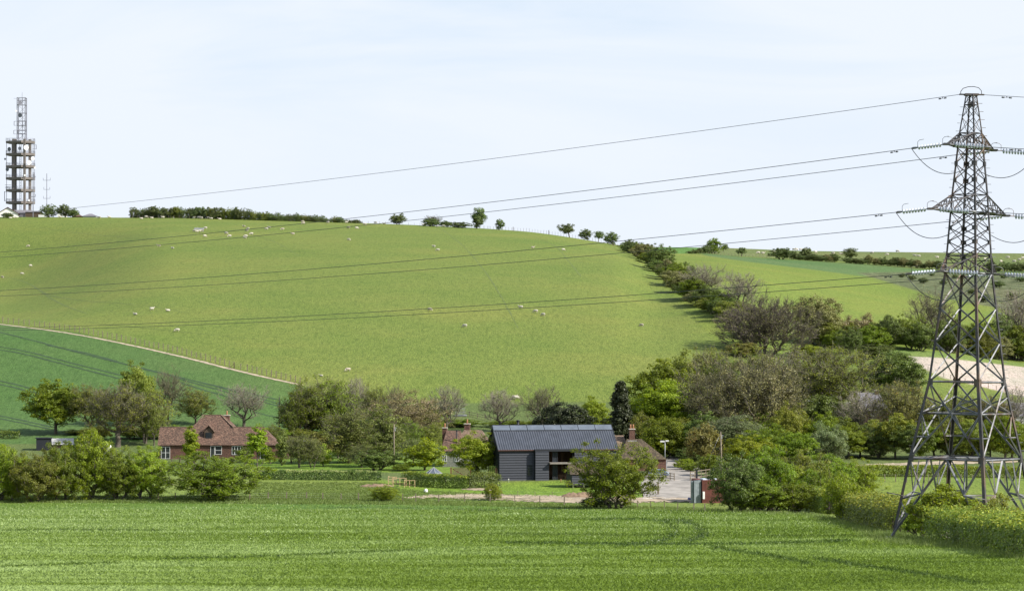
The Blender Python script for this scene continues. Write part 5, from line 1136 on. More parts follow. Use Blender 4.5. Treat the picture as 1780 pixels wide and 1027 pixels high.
def insulator(a, d_, L_=2.95):
    q = MB(); lk = .35 if L_ < 2.8 else .55; q.tube([a, a+d_*lk], .035, 6, 1); e0 = a+d_*lk; n = 8 if L_ < 2.8 else 10; pit = (L_-lk-.45)/n; rd = .14 if L_ < 2.8 else .165
    for k in range(n):
        c = e0+d_*pit*k; q.tube([c, c+d_*pit*.30, c+d_*pit*.36, c+d_*pit*.5, c+d_*pit*.56], [.04, .035, rd, rd*1.05, .035], 12, 0)
    e1 = a+d_*(L_-.45); q.tube([e1, a+d_*(L_-.3), a+d_*(L_-.1), a+d_*L_], [.04, .07, .07, .03], 8, 1)
    for (p, s2) in ((e0-d_*.1, 1), (e1, 1)):
        u = Vector((0, 0, 1)); q.tube([p, p+u*.35, p+u*.45-d_*.12*s2, p+u*.47-d_*.45*s2], .015, 5, 1)
    return q
for py, s_, tip, _q in arms:
    for d_ in (DL, DR): insulator(tip, d_, 2.5 if d_ is DL else 2.95).build('insulator_string', [PORC, STEEL], pyl)
    a = tip+DL*2.5; b_ = tip+DR*2.95; q = MB()
    pts = [a.lerp(b_, k/24)-Vector((0, 0, (1.62 if s_ > 0 else 1.5)*4*(k/24)*(1-k/24)**1.0)) for k in range(25)]; off = AX*s_*.35
    q.tube([p+off*math.sin(math.pi*k/24) for k, p in enumerate(pts)], .024, 6).build('jumper_cable', WIRE, pyl)
# conductors: long sagging spans, each its own thing
M_ = Matrix.Translation(pz) @ Matrix.Rotation(R(.85), 4, 'Y')
nm = {257: 'upper', 370: 'middle', 475: 'lower'}
def damper(par, p, d_):
    q = MB(); u = Vector((0, 0, -.09)); q.tube([p+u-d_*.25, p+u+d_*.25], .01, 5); q.tube([p+u-d_*.33, p+u-d_*.16], .045, 8); q.tube([p+u+d_*.16, p+u+d_*.33], .045, 8); q.beam(p, p+u, .04)
    q.build('vibration_damper', WIRE, par)
def span(start, hd, b1, c1, smax, rad, label, n=90, group=None, lat=1.0):
    pts = []
    for k in range(n+1):
        s = smax*(k/n); pts.append(start+Vector((hd.x*s, hd.y*s, b1*s+c1*s*s)))
    q = MB(); o0 = pts[0]; q.tube([p-o0 for p in pts], rad, 6, 0); o = q.build('conductor', WIRE, None, tuple(o0)); tag(o, label, 'cable', group)
    d_ = (pts[1]-pts[0]).normalized(); damper(o, d_*(1.6/lat), d_); return o
for py, s_, tip, _q in arms:
    side = 'nearer' if s_ > 0 else 'farther'
    st = M_ @ (tip+DL*2.5); span(st, Vector((-81, 122)), -4.9, 2.2, 2.35, .021, f'{nm[py]} cable of the {side} pair sweeping left from the pylon')
    st = M_ @ (tip+DR*2.95); span(st, Vector((78, 17.6)), -3.0, 1.1, 2.0, .021, f'{nm[py]} cable of the {side} pair leaving the pylon to the right', 30)
st = M_ @ Vector((-.7, 0, PH(165))); span(st, Vector((-81, 122)), -3.75, 1.8, 2.35, .017, 'single earth wire running left from the pylon peak')
st = M_ @ Vector((.7, 0, PH(165))); span(st, Vector((78, 17.6)), -3.0, 1.1, 2.0, .017, 'single earth wire running right from the pylon peak', 30)
# ------------------------------------------------------------------ fences, poles, small things
def fence(label, pts, h, pw, n, wires=2, mat=None, step=0, cap=None, wmat=None, group=None, pmat2=None):
    "pts: world points of the posts"
    mat = mat or WOODP; P = [Vector(p) for p in pts]; o = thing('fence', label, 'fence', tuple(P[0]), 0, group); o0 = P[0]; rg = random.Random(len(P))
    posts = P[:100]
    for i, p in enumerate(posts):
        hh = h*rg.uniform(.92, 1.08); q = MB().beam(p-o0-Vector((0, 0, .3)), p-o0+Vector((rg.uniform(-.04, .04), 0, hh)), pw*rg.uniform(.85, 1.15)); q.build('post', mat, o)
    if wires:
        q = MB()
        for k in range(wires):
            zz = h*(k+1)/(wires+.3)
            for a, b_ in zip(P[:-1], P[1:]): q.beam(a-o0+Vector((0, 0, zz)), b_-o0+Vector((0, 0, zz)), .012 if wmat is None else .1, .012 if wmat is None else .09)
        q.build('wire' if wmat is None else 'rail', wmat or METALG, o)
    return o
def along(pl, n=None, px=None):
    pl2 = pxline(pl, px or 8); return [at(x, y) for x, y in pl2]
fence('post and wire fence along the chalk path above the hillside crop', along([(5,561),(60,567),(130,576),(300,611),(407,639.5),(430,645),(522,666)], px=8.0), 1.7, .2, 0, 3)
p = at(407, 640.5); q = MB().beam((0, 0, -.2), (0, 0, 1.55), .22).beam((-1.6, 0, 0), (-.1, 0, 1.2), .1); o = q.build('strainer_post', WOODD, None, tuple(p)); tag(o, 'stout strainer post with a sloping strut in the chalk path fence', 'post')
sk = [(x, y) for x, y in [(230,379.5),(420,380.8),(520,384),(620,388.5),(700,391.5),(780,395),(850,398.5)]]
fence('thin post fence along the skyline hedgerow trees', along(sk, px=9), 1.5, .11, 0, 1)
fence('thin post fence running down the bald crest to the wind-shaped thorns', along([(842,398.5),(900,402),(960,405.5),(975,407),(1030,419),(1060,426),(1090,436)], px=4.9), 1.7, .10, 0, 2)
for (px, py) in ((892, 402), (954, 406)): p = at(px, py); o = MB().beam((0, 0, -.2), (0, 0, 2.1), .3).build('gate_post', WOODD, None, tuple(p)); tag(o, 'thicker dark post in the crest fence, %s one' % ('left' if px < 900 else 'right'), 'post', 'thick posts of the crest fence')
fence('post and wire fence in shade beside the hillside hedge line', along([(1066,424),(1100,440),(1128,462),(1150,482)], px=7), 1.3, .12, 0, 2)
fence('faint far fence below the distant sheep field', along([(1225,441),(1260,444),(1290,446),(1350,449)], px=6), 1.3, .12, 0, 1)
fence('post and rail fence on the slope above the flint house', [at(x, y) for x, y in ((806,722),(816,723.5),(830,726),(843,729.5),(852,732))], 1.2, .14, 0, 2, wmat=WOODP)
fence('wire fence with widely spaced posts along the near field edge, left stretch', [at(x, y) for x, y in ((22,868),(75,868.5),(130,868.5),(200,868.5),(275,868),(305,868),(434,868),(466,867.5),(498,867.5),(533,867.5),(561,868),(593,868.5),(623,869))], 1.15, .17, 0, 3)
fence('wire fence posts in front of the soil strip and barn', [at(x, y) for x, y in ((700,871),(723,872),(763,873),(808,872.5),(852,872),(895,873.5),(938,875),(981,877.5),(1020,880))], 1.3, .16, 0, 3)
fence('leaning wire fence posts between the hawthorn and the container', [at(x, y) for x, y in ((1092,880),(1108,881),(1131,882),(1155,884),(1178,886),(1206,886.5),(1225,888))], 1.15, .16, 0, 2)
fence('dark post fence along the far hedge of the pasture', [gp(x, 512) for x in range(1500, 1800, 19)], 1.5, .15, 0, 2)
fence('rail fence beside the upper boundary of the bare field', along([(1600,640),(1640,655),(1690,668),(1760,684)], px=12), 1.2, .13, 0, 2)
fence('wire fence round the barn lawn', [at(x, y) for x, y in ((872,862),(900,863),(930,863.5),(960,864),(990,864))], 1.0, .07, 0, 2)
def pole(px, base, top, label, d=None, arm=True, rad=.14, mat=None, lean=0, name='utility_pole'):
    g = gp(px, d) if d else at(px, base); dd = g.y; H = (HY-top)*dd/F-g.z; o = thing(name, label, 'pole', tuple(g)); MB().tube([(0, 0, -.3), (lean, 0, H)], [rad, rad*.75], 10).build('shaft', mat or WOODP, o)
    if arm: q = MB().box(lean*.95-.1, lean*.95+.5, -.05, .05, H-.75, H-.63).box(lean+.12, lean+.3, -.12, .12, H-1.3, H-.85); q.build('fittings', METALG, o)
    return o, g+Vector((lean, 0, H-.2))
_, pA = pole(685, 0, 737, 'brown wooden pole in the garden in front of the blossom tree', 552)
_, pB = pole(485.5, 0, 690, 'slim black pole against the hillside crop, left of the dense pair', 660, False, .16, BLACKB2)
_, pC = pole(519, 0, 713, 'second slim black pole against the dark dense tree', 650, False, .13, BLACKB2)
_, pD = pole(1219, 0, 716, 'grey wooden pole in front of the big wood', 600, False)
_, pE = pole(1255, 0, 750, 'leaning grey wooden pole above the red container', 525, True, .15, lean=-.25)
_, pF = pole(1240, 0, 812, 'short dark post at the yard entrance', 520, False, .16, BLACKB2)
q = MB().tube([(0, 0, 0), (-2.8, 0, -6.5)], .015, 5); o = q.build('stay_wire', METALG, None, tuple(pE)); tag(o, 'thin stay wire slanting down left from the leaning pole', 'cable')
a = gp(1376, 655); za = Vector((a.x, a.y, (HY-691)*655/F)); b2 = Vector(((1478-CX)/F*650, 650, (HY-699)*650/F))
q = MB().tube([Vector((0, 0, 0)).lerp(b2-za, k/12)-Vector((0, 0, .5*4*(k/12)*(1-k/12))) for k in range(13)], .05, 6); o = q.build('overhead_cable', WHITE, None, tuple(za)); tag(o, 'pale overhead cable crossing the wood under the open tree', 'cable')
# signs on a pole
g = gp(1156, 575); H = (HY-766)*575/F-g.z; o = thing('flood_light', 'grey pole with two white lamp heads beside the brick cottage', 'lamp', tuple(g)); MB().tube([(0, 0, -.2), (0, 0, H)], .07, 8).build('shaft', METALG, o)
MB().box(-.95, -.1, -.12, .12, H-.25, H+.05).build('lamp_head', WHITE, o); MB().box(.1, .75, -.12, .12, H-.12, H+.16).build('lamp_head', WHITE, o)
# shipping container beside the thicket
cg = at(1221, 874); co = thing('container', 'rust-red ribbed metal container with pale grey doors beside the thicket', 'container', tuple(cg), R(14)); CR = simple('red_container_paint', (.155, .052, .038), .7, .25, 1.5); CG = simple('pale_blue_grey_paint', (.20, .23, .245), .6, .25, 1.5)
q = MB(); sc_ = 5000/cg.y; hh = 40/sc_; ww = 4.6
n = 24
for k in range(n): x0 = ww*k/n; q.box(x0, x0+ww/n*.55, -.05, 0, 0.05, hh-.1)
q.box(0, ww, 0.001, 5.9, 0, hh); q.box(-.02, ww+.02, -.07, 0, hh-.12, hh+.02); q.box(-.02, ww+.02, -.07, 0, 0, .12); q.build('body', CR, co)
q = MB(); q.box(-1.35, -.75, .2, 1.0, 0, hh-.1); q.box(-.7, -.15, .3, 1.1, 0, hh-.05); q.box(-1.7, -1.4, .5, 1.0, 0, hh-.15); q.build('open_door', CG, co)
MB().box(.2, 2.6, .3, 1.9, hh+.02, hh+.22).box(1.2, 2.2, .2, 1.2, hh+.22, hh+.36).build('tarpaulin', simple('pale_tarpaulin', (.55, .62, .72), .6, .2, 2), co)
MB().box(-.05, .25, -.5, -.1, .7, 1.9).build('gas_bottle', WHITE, co)
g = at(1215.5, 870.5); o = MB().tube([(0, 0, 0), (0, 0, .1), (0, 0, .75), (0, 0, .9)], [.3, .42, .46, .3], 12).build('barrel', simple('yellow_plastic', (.65, .50, .03), .5, .1, 2), None, tuple(g)); tag(o, 'bright yellow tub in front of the container doors', 'tub')
g = at(1206, 869); rg = random.Random(4); q = MB()
for k in range(5): q.tube([(k*.35-.8, rg.uniform(-.1, .1), 0), (k*.35-.75, 0, rg.uniform(.2, .5)), (k*.35-.7, .05, .05)], [.3, .28, .1], 8)
o = q.build('tarpaulin', simple('blue_plastic', (.03, .07, .28), .5, .3, 2), None, tuple(g)); tag(o, 'crumpled blue tarpaulin left of the yellow tub', 'tarpaulin')
g = at(1144, 868); q = MB(); rg = random.Random(8)
for k in range(16): x = rg.uniform(-2, 2.2); a = rg.uniform(-.5, .5); q.beam((x-math.cos(a), rg.uniform(-.4, .4), .08+k*.015), (x+math.cos(a), rg.uniform(-.4, .4), .1+k*.015), .22, .06)
o = q.build('plank_pile', simple('bleached_board', (.62, .58, .52), .8, .2, 2), None, tuple(g)); tag(o, 'pile of pale boards at the end of the soil strip', 'planks')
# heaps of turned soil
SOIL = simple('brown_soil', (.21, .145, .095), .95, .45, 1.2, bmp=.8)
def heap(px, py, wd, ht, label, seed):
    g = at(px, py); rg = np.random.default_rng(seed); n = 26; m_ = 10; vs = []; 
    for i in range(n):
        for j in range(m_):
            u = i/(n-1)*2-1; v = j/(m_-1)*2-1; e_ = max(0, 1-u*u)**.5*max(0, 1-v*v); vs.append((u*wd/2, v*wd*.18, -.05+ht*e_*(.6+.8*rg.random())))
    fs = [(i*m_+j, (i+1)*m_+j, (i+1)*m_+j+1, i*m_+j+1) for i in range(n-1) for j in range(m_-1)]
    o = obj('soil_heap', mesh_np('soil_heap', vs, fs, [SOIL])); o.location = g; tag(o, label, 'soil heap')
heap(655, 845, 6.0, .42, 'brown soil heap left of the trellis frames', 2); heap(1008, 864, 6.5, .8, 'dark soil heap below the barn lawn', 3); heap(1085, 866, 4, .5, 'low soil heap at the foot of the hawthorn', 4)
# trellis frames
for k, (x, y, w_, h_) in enumerate(((682, 837, 14, 13), (695, 840, 22, 14), (712, 842, 18, 12))):
    g = at(x, y+4.5); s_ = g.y/F; w_ *= s_; h_ *= s_; q = MB()
    for xx in (-w_/2, 0, w_/2): q.beam((xx, 0, -.3), (xx, 0, h_), .13)
    for zz in (h_, h_*.35, h_*.7 if k == 0 else h_*.35-.01): q.beam((-w_/2-.06, -.01, zz), (w_/2+.06, -.01, zz), .14, .1)
    q.beam((-w_/2, -.02, h_+.02), (-w_/2+.05, 1.8, h_+.02), .1)
    o = q.build('timber_frame', WOODN, None, tuple(g)); tag(o, ['leftmost', 'middle', 'rightmost'][k]+' of the raw timber frames at the hedge gap', 'frame', 'raw timber frames at the hedge gap')
# glass gazebo, field gate
g = at(754, 827); s_ = g.y/F; o = thing('gazebo', 'small eight-sided glass-roofed gazebo behind the clipped hedge', 'gazebo', tuple(g)); r0 = 14.5*s_; z1 = 5*s_; z2 = 15.5*s_
q = MB(); q2 = MB(); 
for k in range(8):
    a0 = 2*math.pi*k/8+.2; a1 = a0+math.pi/4; p0 = Vector((math.cos(a0)*r0, math.sin(a0)*r0*.9, z1)); p1 = Vector((math.cos(a1)*r0, math.sin(a1)*r0*.9, z1)); ap = Vector((0, 0, z2))
    q.beam(p0, ap, .09); q.beam(p0, p1, .09); q.beam((p0.x, p0.y, -1), p0, .09); q2.poly([p0*.99, p1*.99, ap*.99])
q.build('frame', METALG, o); q2.build('glass_roof', SKYL, o)
g = at(784, 827); s_ = g.y/F; o = thing('field_gate', 'brown five-bar wooden gate beside the maple', 'gate', tuple(g)); GW = simple('brown_stained_wood', (.20, .09, .055), .8, .25, 3)
MB().beam((0, 0, -.2), (0, 0, 15*s_), .26).build('post', GW, o); MB().beam((34*s_, 0, -.2), (34*s_, 0, 14*s_), .24).build('post', GW, o); q = MB()
for k in range(4): zz = (2.5+3.4*k)*s_; q.beam((.2, 0, zz), (33*s_, 0, zz), .1, .12)
q.beam((.2, .05, 13*s_), (20*s_, .05, 2.5*s_), .1); q.build('bars', GW, o)
# yard fence pieces
def rails(label, pts, h=1.25, nr=3):
    P = [at(x, y) for x, y in pts]; o = thing('fence', label, 'fence', tuple(P[0]));
    for p in P: MB().beam(p-P[0]-Vector((0, 0, .2)), p-P[0]+Vector((0, 0, h+.1)), .16).build('post', WOODP, o)
    q = MB()
    for a, b_ in zip(P[:-1], P[1:]):
        for k in range(nr): zz = h*(.3+.33*k); q.beam(a-P[0]+Vector((0, 0, zz)), b_-P[0]+Vector((0, 0, zz)), .06, .12)
    q.build('rail', WOODP, o)
rails('weathered rail fence in front of the parked car', [(1126, 833), (1153, 833.5), (1165, 834), (1172, 835)])
rails('open rail gate on the right of the yard', [(1200, 836), (1208, 834), (1219, 832), (1227, 831), (1234, 830)], 1.6)
o = MB().beam((0, 0, -.3), (0, 0, 2.0), .32).build('gate_post', WOODP, None, tuple(at(1144, 859))); tag(o, 'stout lone wooden post on the left of the yard mouth', 'post')
o = MB().beam((0, 0, -.3), (0, 0, 1.9), .34).build('gate_post', BLACKB2, None, tuple(at(1211, 835))); tag(o, 'dark stout post of the yard gate', 'post')
for k, (x, y) in enumerate(((884, 835.5), (975, 836.5), (870, 812))):
    if k < 2: o = MB().tube([(0, 0, 0), (0, 0, .45), (0, 0, .5), (0, 0, .62)], [.07, .07, .11, .05], 8).build('garden_light', POT if k else WHITE, None, tuple(at(x, y+2))); tag(o, ['small pale garden light near the left end of the barn', 'small orange garden light below the barn opening'][k], 'light')
g = at(740, 855.5); q = MB().tube([(0, 0, 0), (0, 0, .15), (.1, 0, .5), (.2, 0, .6)], [.2, .36, .3, .1], 10); o = q.build('feed_sack', RENDER, None, tuple(g)); tag(o, 'white sack lying on the grass left of the soil strip', 'sack')
g = gp(187, 600); q = MB().tube([(0, 0, 0), (0, 0, 2.3), (.2, 0, 2.9), (.5, 0, 3.1)], [.9, .95, .8, .2], 12); o = q.build('covered_stack', RENDER, None, (g.x, g.y, (HY-789)*600/F-1.0)); tag(o, 'white sheeted mound glimpsed between the near field trees', 'sheet')
o = thing('garden_table', 'wooden garden table on the terrace in front of the cottage', 'table', tuple(gp(306, 578))); MB().box(-1.0, 1.0, -.4, .4, .72, .78).build('tabletop', WOODP, o)
for sx in (-.9, .9):
    for sy in (-.3, .3): MB().box(sx-.04, sx+.04, sy-.04, sy+.04, 0, .72).build('leg', WOODP, o)
# parked car
def car(loc, rz, paint, label):
    o = thing('parked_car', label, 'car', loc, rz)
    prof = [(-2.1, .35), (-2.15, .75), (-2.0, .95), (-1.5, 1.05), (-.95, 1.42), (.1, 1.50), (.95, 1.42), (1.55, 1.02), (2.05, .88), (2.15, .6), (2.1, .32)]
    st = [(-.86, .90), (-.80, 1.0), (0, 1.03), (.80, 1.0), (.86, .90)]; vs = []; fs = []
    for yy, k in st:
        for x, z in prof: yv = yy*(1-.18*max(0, (z-1.0)/.5)); vs.append((x*(.97 if abs(yy) > .85 else 1), yv, .32+(z-.32)*k if k < 1.02 else z))
    n = len(prof)
    for i in range(len(st)-1):
        for j in range(n-1): fs.append((i*n+j, i*n+j+1, (i+1)*n+j+1, (i+1)*n+j))
    fs.append(tuple(range(n-1, -1, -1))); fs.append(tuple(range(4*n, 5*n))); MB().add(vs, fs, 0, False).build('body', paint, o)
    g_ = MB()
    for s_ in (-1, 1): g_.prism([(-1.35, s_*.84, 1.03), (-.9, s_*.77, 1.36), (.85, s_*.77, 1.36), (1.35, s_*.84, 1.03)], (0, s_*.02, 0))
    g_.prism([(1.5, -.7, 1.06), (1.5, .7, 1.06), (1.0, .62, 1.40), (1.0, -.62, 1.40)], (.02, 0, .02)); g_.prism([(-1.48, -.7, 1.08), (-1.0, -.62, 1.40), (-1.0, .62, 1.40), (-1.48, .7, 1.08)], (-.02, 0, .02)); g_.build('window', GLASS, o)
    for sx in (-1.3, 1.3):
        for sy in (-.82, .82):
            w_ = MB().tube([(sx, sy-.1, .33), (sx, sy+.1, .33)], .33, 16).build('wheel', BLACKB2, o); MB().tube([(sx, sy-.12, .33), (sx, sy+.12, .33)], .19, 12).build('rim', METALG, w_)
    for sy in (-.6, .6): MB().box(2.08, 2.16, sy-.15, sy+.15, .62, .76).build('headlight', WHITE, o)
PAINT = ribmat('silver_blue_paint', (.30, .36, .42), .25, .6)
g = at(1143, 829); car((g.x, g.y, g.z), R(172), PAINT, 'silver-blue hatchback parked behind the rail fence by the brick cottage')
# sheep
WOOL = simple('fleece', (.46, .43, .36), .95, .15, 9, bmp=.5); WOOLD = simple('dirty_fleece', (.40, .35, .28), .95, .2, 9, bmp=.5); FACE = simple('sheep_face', (.50, .44, .36), .9, .2, 9)
def sheep_mesh(name, pose, seed=0):
    q = MB(); k = 10
    def loft(pts, rx, rz, mi):
        vs = []; fs = []; n = len(pts)
        for i, p in enumerate(pts):
            d = (Vector(pts[min(i+1, n-1)])-Vector(pts[max(i-1, 0)])).normalized(); x = Vector((0, 1, 0)); y = x.cross(d).normalized()
            for j in range(k): a = 2*math.pi*j/k; vs.append(Vector(p)+x*math.cos(a)*rx[i]+y*math.sin(a)*rz[i])
        for i in range(n-1):
            for j in range(k): fs.append((i*k+j, i*k+(j+1) % k, (i+1)*k+(j+1) % k, (i+1)*k+j))
        fs.append(tuple(range(k-1, -1, -1))); fs.append(tuple((n-1)*k+j for j in range(k))); q.add(vs, fs, mi, True)
    z = .62 if pose != 'lie' else .32
    body = [(-.62, 0, z-.02), (-.58, 0, z), (-.45, 0, z+.03), (-.15, 0, z+.02), (.2, 0, z+.03), (.42, 0, z+.04), (.55, 0, z+.05)]; rx = [.06, .17, .27, .31, .29, .22, .15]; rz = [.06, .2, .29, .31, .30, .25, .17]
    if pose == 'graze': hd = [(.66, 0, z-.05), (.80, 0, .30), (.86, 0, .18), (.93, 0, .06)]
    else: hd = [(.66, 0, z+.18), (.76, 0, z+.34), (.88, 0, z+.33), (1.02, 0, z+.26)]
    loft(body+hd[:1], rx+[.12], rz+[.14], 0); loft([hd[0]]+hd[1:], [.11, .10, .09, .05], [.12, .11, .09, .05], 1)
    if pose != 'lie':
        for (x, y) in ((-.42, -.14), (-.38, .14), (.34, -.13), (.38, .13)): q.tube([(x, y, z-.12), (x+.02, y, .3), (x, y, .0)], [.09, .05, .04], 7, 1)
    else: q.tube([(.3, -.15, .1), (.6, -.17, .06)], [.06, .04], 6, 1)
    for s_ in (-1, 1): h_ = Vector(hd[1]); q.tube([h_+Vector((-.02, s_*.07, .05)), h_+Vector((-.05, s_*.2, .03))], [.04, .015], 5, 1)
    q.tube([(-.6, 0, z+.05), (-.68, 0, z-.15)], [.05, .03], 5, 0)
    return q.mesh('sheep_'+name, [WOOL, FACE])
SM = {p: sheep_mesh(p, p) for p in ('graze', 'stand', 'lie')}
_sr = random.Random(21)
def sheep(px, py, label, pose='graze', s=1.05, rz=None, group=None, dirty=False):
    g = at(px, py+.6); o = obj('sheep', SM[pose]); o.location = g; o.scale = (s, s, s)
    o.rotation_euler = (0, -.05, rz if rz is not None else _sr.choice([0, math.pi])+_sr.uniform(-.7, .7))
    if dirty: o.material_slots[0].link = 'OBJECT'; o.material_slots[0].material = WOOLD
    tag(o, label, 'sheep', group)
GA = 'sheep grazing on the big hill pasture'
for (x, y, lab, pose) in ((49,429,'lone sheep high on the left slope below the telecom tower','graze'),(53,463,'upper of the two sheep standing near each other at the far left','graze'),(38,477,'lower of the two sheep near each other at the far left','graze'),(4,483,'sheep cut by the left edge of the picture','graze'),
  (235,547,'leftmost of the three sheep resting above the path fence','lie'),(264,539,'middle of the three sheep resting above the path fence','stand'),(292,540.5,'rightmost of the three sheep resting above the path fence','lie'),(308,576,'large sheep grazing just above the path fence','graze'),
  (276,429,'left sheep of a pair below the upper cables','stand'),(300,432,'right sheep of a pair below the upper cables','lie'),(606,418,'sheep with a long shadow right of the upper cluster','graze'),(754,430,'upper of two sheep close together under the skyline','stand'),(761,436,'lower of two sheep close together under the skyline','graze'),
  (926,432,'sheep left of the crest fence end on the upper right slope','stand'),(979,435.5,'sheep right of centre on the upper right slope','graze'),(747,540,'sheep standing on the lower cables line in mid slope','graze'),(808,568.5,'sheep grazing below the lowest cables','graze'),
  (905,536,'topmost of three sheep at mid slope','stand'),(931,543,'middle of three sheep at mid slope','graze'),(944,549,'lowest of three sheep at mid slope','graze'),(1115,567.5,'sheep alone on the lower right slope facing away','graze'),
  (1238,546,'sheep at the shaded foot of the hillside hedge','stand'),(1269,514,'sheep half hidden in the hedge between bare trees','stand'),(605,645,'sheep grazing low on the slope above the dense trees','graze'),(558,653.5,'lamb lying just above the dense dark trees','lie'),
  (894,693,'large sheep of the pair behind the barn','stand'),(898,694,'smaller sheep of the pair behind the barn','graze')):
    sheep(x, y, lab, pose, 1.08 if 'lamb' not in lab else .8, group=GA, dirty=_sr.random() < .25)
up = [(393,407),(424,394),(431,399),(429,402),(427,412),(426,415),(437,408),(399,412),(356,412),(357,398),(463,399.5),(468,396),(491,400),(509,407),(526,387),(527,390),(570,388),(606,397),(620,398),(602,388),(634,391),(490,383)]
for k, (x, y) in enumerate(sorted(up)): sheep(x, y, f'sheep of the upper slope cluster, {nth(k)} from the left', _sr.choice(['graze', 'graze', 'stand', 'lie']), 1.2, group='sheep clustered on the upper slope', dirty=_sr.random() < .3)
sky_s = [(18,379),(28,379),(105,377.5),(173,379),(190,377.5),(246,380),(254,378),(264,379),(283,379),(337,379),(345,379),(350,380),(352,379),(362,379.5),(367,380),(382,381),(668,389),(653,388),(736,392),(742,392),(757,392.5),(760,394),(771,394)]
for k, (x, y) in enumerate(sorted(sky_s)): sheep(x, y+.5, f'sheep on the skyline crest, {nth(k)} from the left', _sr.choice(['graze', 'stand', 'lie']), 1.25, group='sheep along the skyline crest')
far = [(1318,441),(1326,442),(1345,440),(1380,432),(1385,434),(1392,433),(1402,433),(1418,440),(1448,442),(1462,443),(1516,441),(1542,444),(1590,446),(1597,447),(1629,449),(1648,451),(1560,438),(1700,449),(1712,452),(1740,456),(1752,449),(1763,456),(1772,453),(1778,450),(1670,446),(1690,441.5)]
for k, (x, y) in enumerate(sorted(far)): sheep(x, y, f'tiny sheep in the far field, {nth(k)} from the left', _sr.choice(['graze', 'stand']), 1.5, group='sheep in the far field')
# hay feeder with sheep round it
g = at(345, 402); o = thing('hay_feeder', 'long pale hay feeder ringed by sheep on the upper slope', 'feeder', tuple(g)); MB().box(-1.8, 2.4, -.4, .4, .7, 1.5).build('trough', METALG, o)
for x in (-1.6, 0, 2.2): MB().box(x-.05, x+.05, -.35, .35, 0, .7).build('leg', METALG, o)
for k, (x, y) in enumerate(((338, 403), (342, 404), (347, 403.5), (351, 403), (340, 400))): sheep(x, y, f'sheep feeding at the hay feeder, {nth(k)} round it', 'stand', 1.25, group='sheep at the hay feeder')
g = at(800, 724); o = thing('sheep_pen', 'small grey metal rack pen on the slope above the flint house', 'pen', tuple(g)); s_ = g.y/F
q = MB()
for k in range(8): x = -1.1+k*.32; q.beam((x, 0, .0), (x, 0, 2.0), .05); q.beam((x, 1.2, .0), (x, 1.2, 2.0), .05)
for zz in (.3, 1.1, 2.0): q.beam((-1.1, 0, zz), (1.2, 0, zz), .07); q.beam((-1.1, 1.2, zz), (1.2, 1.2, zz), .07); q.beam((-1.1, 0, zz), (-1.1, 1.2, zz), .07); q.beam((1.2, 0, zz), (1.2, 1.2, zz), .07)
q.build('cage', METALG, o); MB().box(-1.4, 1.6, .2, 1.0, .15, .5).build('tray', METALG, o)
# ------------------------------------------------------------------ growing crop: real blades, thickest where the photo resolves them
rg = np.random.default_rng(77)
def crop_points(n, seed):
    r2 = np.random.default_rng(seed); px = r2.uniform(-60, 1850, n); py = r2.uniform(868, 1060, n)
    d = 3.7/((py-HY)/F-.0466); d = np.where((d > 0) & (d < 490), d, 480); d = d*r2.uniform(.985, 1.015, n)
    z = zpd(px, d); pyp = HY-F*z/d; ok = sdist(px, pyp, POLY['crop']) > 0.6
    return px[ok], d[ok], pyp[ok], z[ok]
px, d, pyp, z = crop_points(260000, 5)
TR = [smoothline([(1148,907),(1165,912),(1174,921),(1172,932),(1150,944),(1080,952)], 3), smoothline([(1182,905),(1206,912),(1222,924),(1221,935),(1196,943)], 3), smoothline([(880,948),(1050,949),(1200,949),(1340,947),(1480,943)], 2),
      smoothline([(1030,905),(1080,903),(1150,906),(1182,905)], 2), smoothline([(1240,955),(1370,975),(1410,988)], 2), smoothline([(1420,975),(1500,990),(1600,1003),(1700,1022)], 2), smoothline([(560,882),(640,881),(740,884),(860,888)], 2),
      smoothline([(0,925),(120,922),(280,924)], 2), smoothline([(280,976),(430,972),(600,964),(720,960)], 2), smoothline([(0,992),(200,984)], 2)]
TW = [2.6, 2.9, 1.9, 1.4, 2.6, 2.6, 1.6, 1.0, 1.2, 1.2]
for pl, w_ in zip(TR, TW): ribbon('crop_wheeling', pl, w_*.22, TRAM, lift=.03, sm=False)  # dark ribbons paint in the shade down in the wheelings
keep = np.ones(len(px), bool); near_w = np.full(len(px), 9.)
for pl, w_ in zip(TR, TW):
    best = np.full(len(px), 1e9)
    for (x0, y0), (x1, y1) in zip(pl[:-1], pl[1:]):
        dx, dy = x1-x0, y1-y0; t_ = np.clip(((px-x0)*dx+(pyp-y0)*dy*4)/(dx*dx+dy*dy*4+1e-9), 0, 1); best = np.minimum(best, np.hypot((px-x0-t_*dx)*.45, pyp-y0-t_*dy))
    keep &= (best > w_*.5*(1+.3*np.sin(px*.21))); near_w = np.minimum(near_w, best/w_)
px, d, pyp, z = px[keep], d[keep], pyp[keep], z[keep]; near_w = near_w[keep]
X0 = (px-CX)/F*d; nb = 4; N_ = len(px)*nb; bx = np.repeat(X0, nb)+rg.normal(0, .22, N_)*np.repeat(d, nb)/150; by = np.repeat(d, nb)+rg.normal(0, .5, N_)*np.repeat(d, nb)/150; bz_ = np.repeat(z, nb)
ht = (.20+.03*np.sin(bx*.21+by*.05))*rg.uniform(.6, 1.2, N_); wd_ = .017*np.repeat(d, nb)/95*rg.uniform(.8, 1.4, N_); a = rg.uniform(0, 6.28, N_); ln = rg.uniform(.15, .75, N_)*ht; la = rg.uniform(0, 6.28, N_)
b0 = np.stack([bx-np.cos(a)*wd_/2, by-np.sin(a)*wd_/2, bz_-.03], 1); b1 = np.stack([bx+np.cos(a)*wd_/2, by+np.sin(a)*wd_/2, bz_-.03], 1)
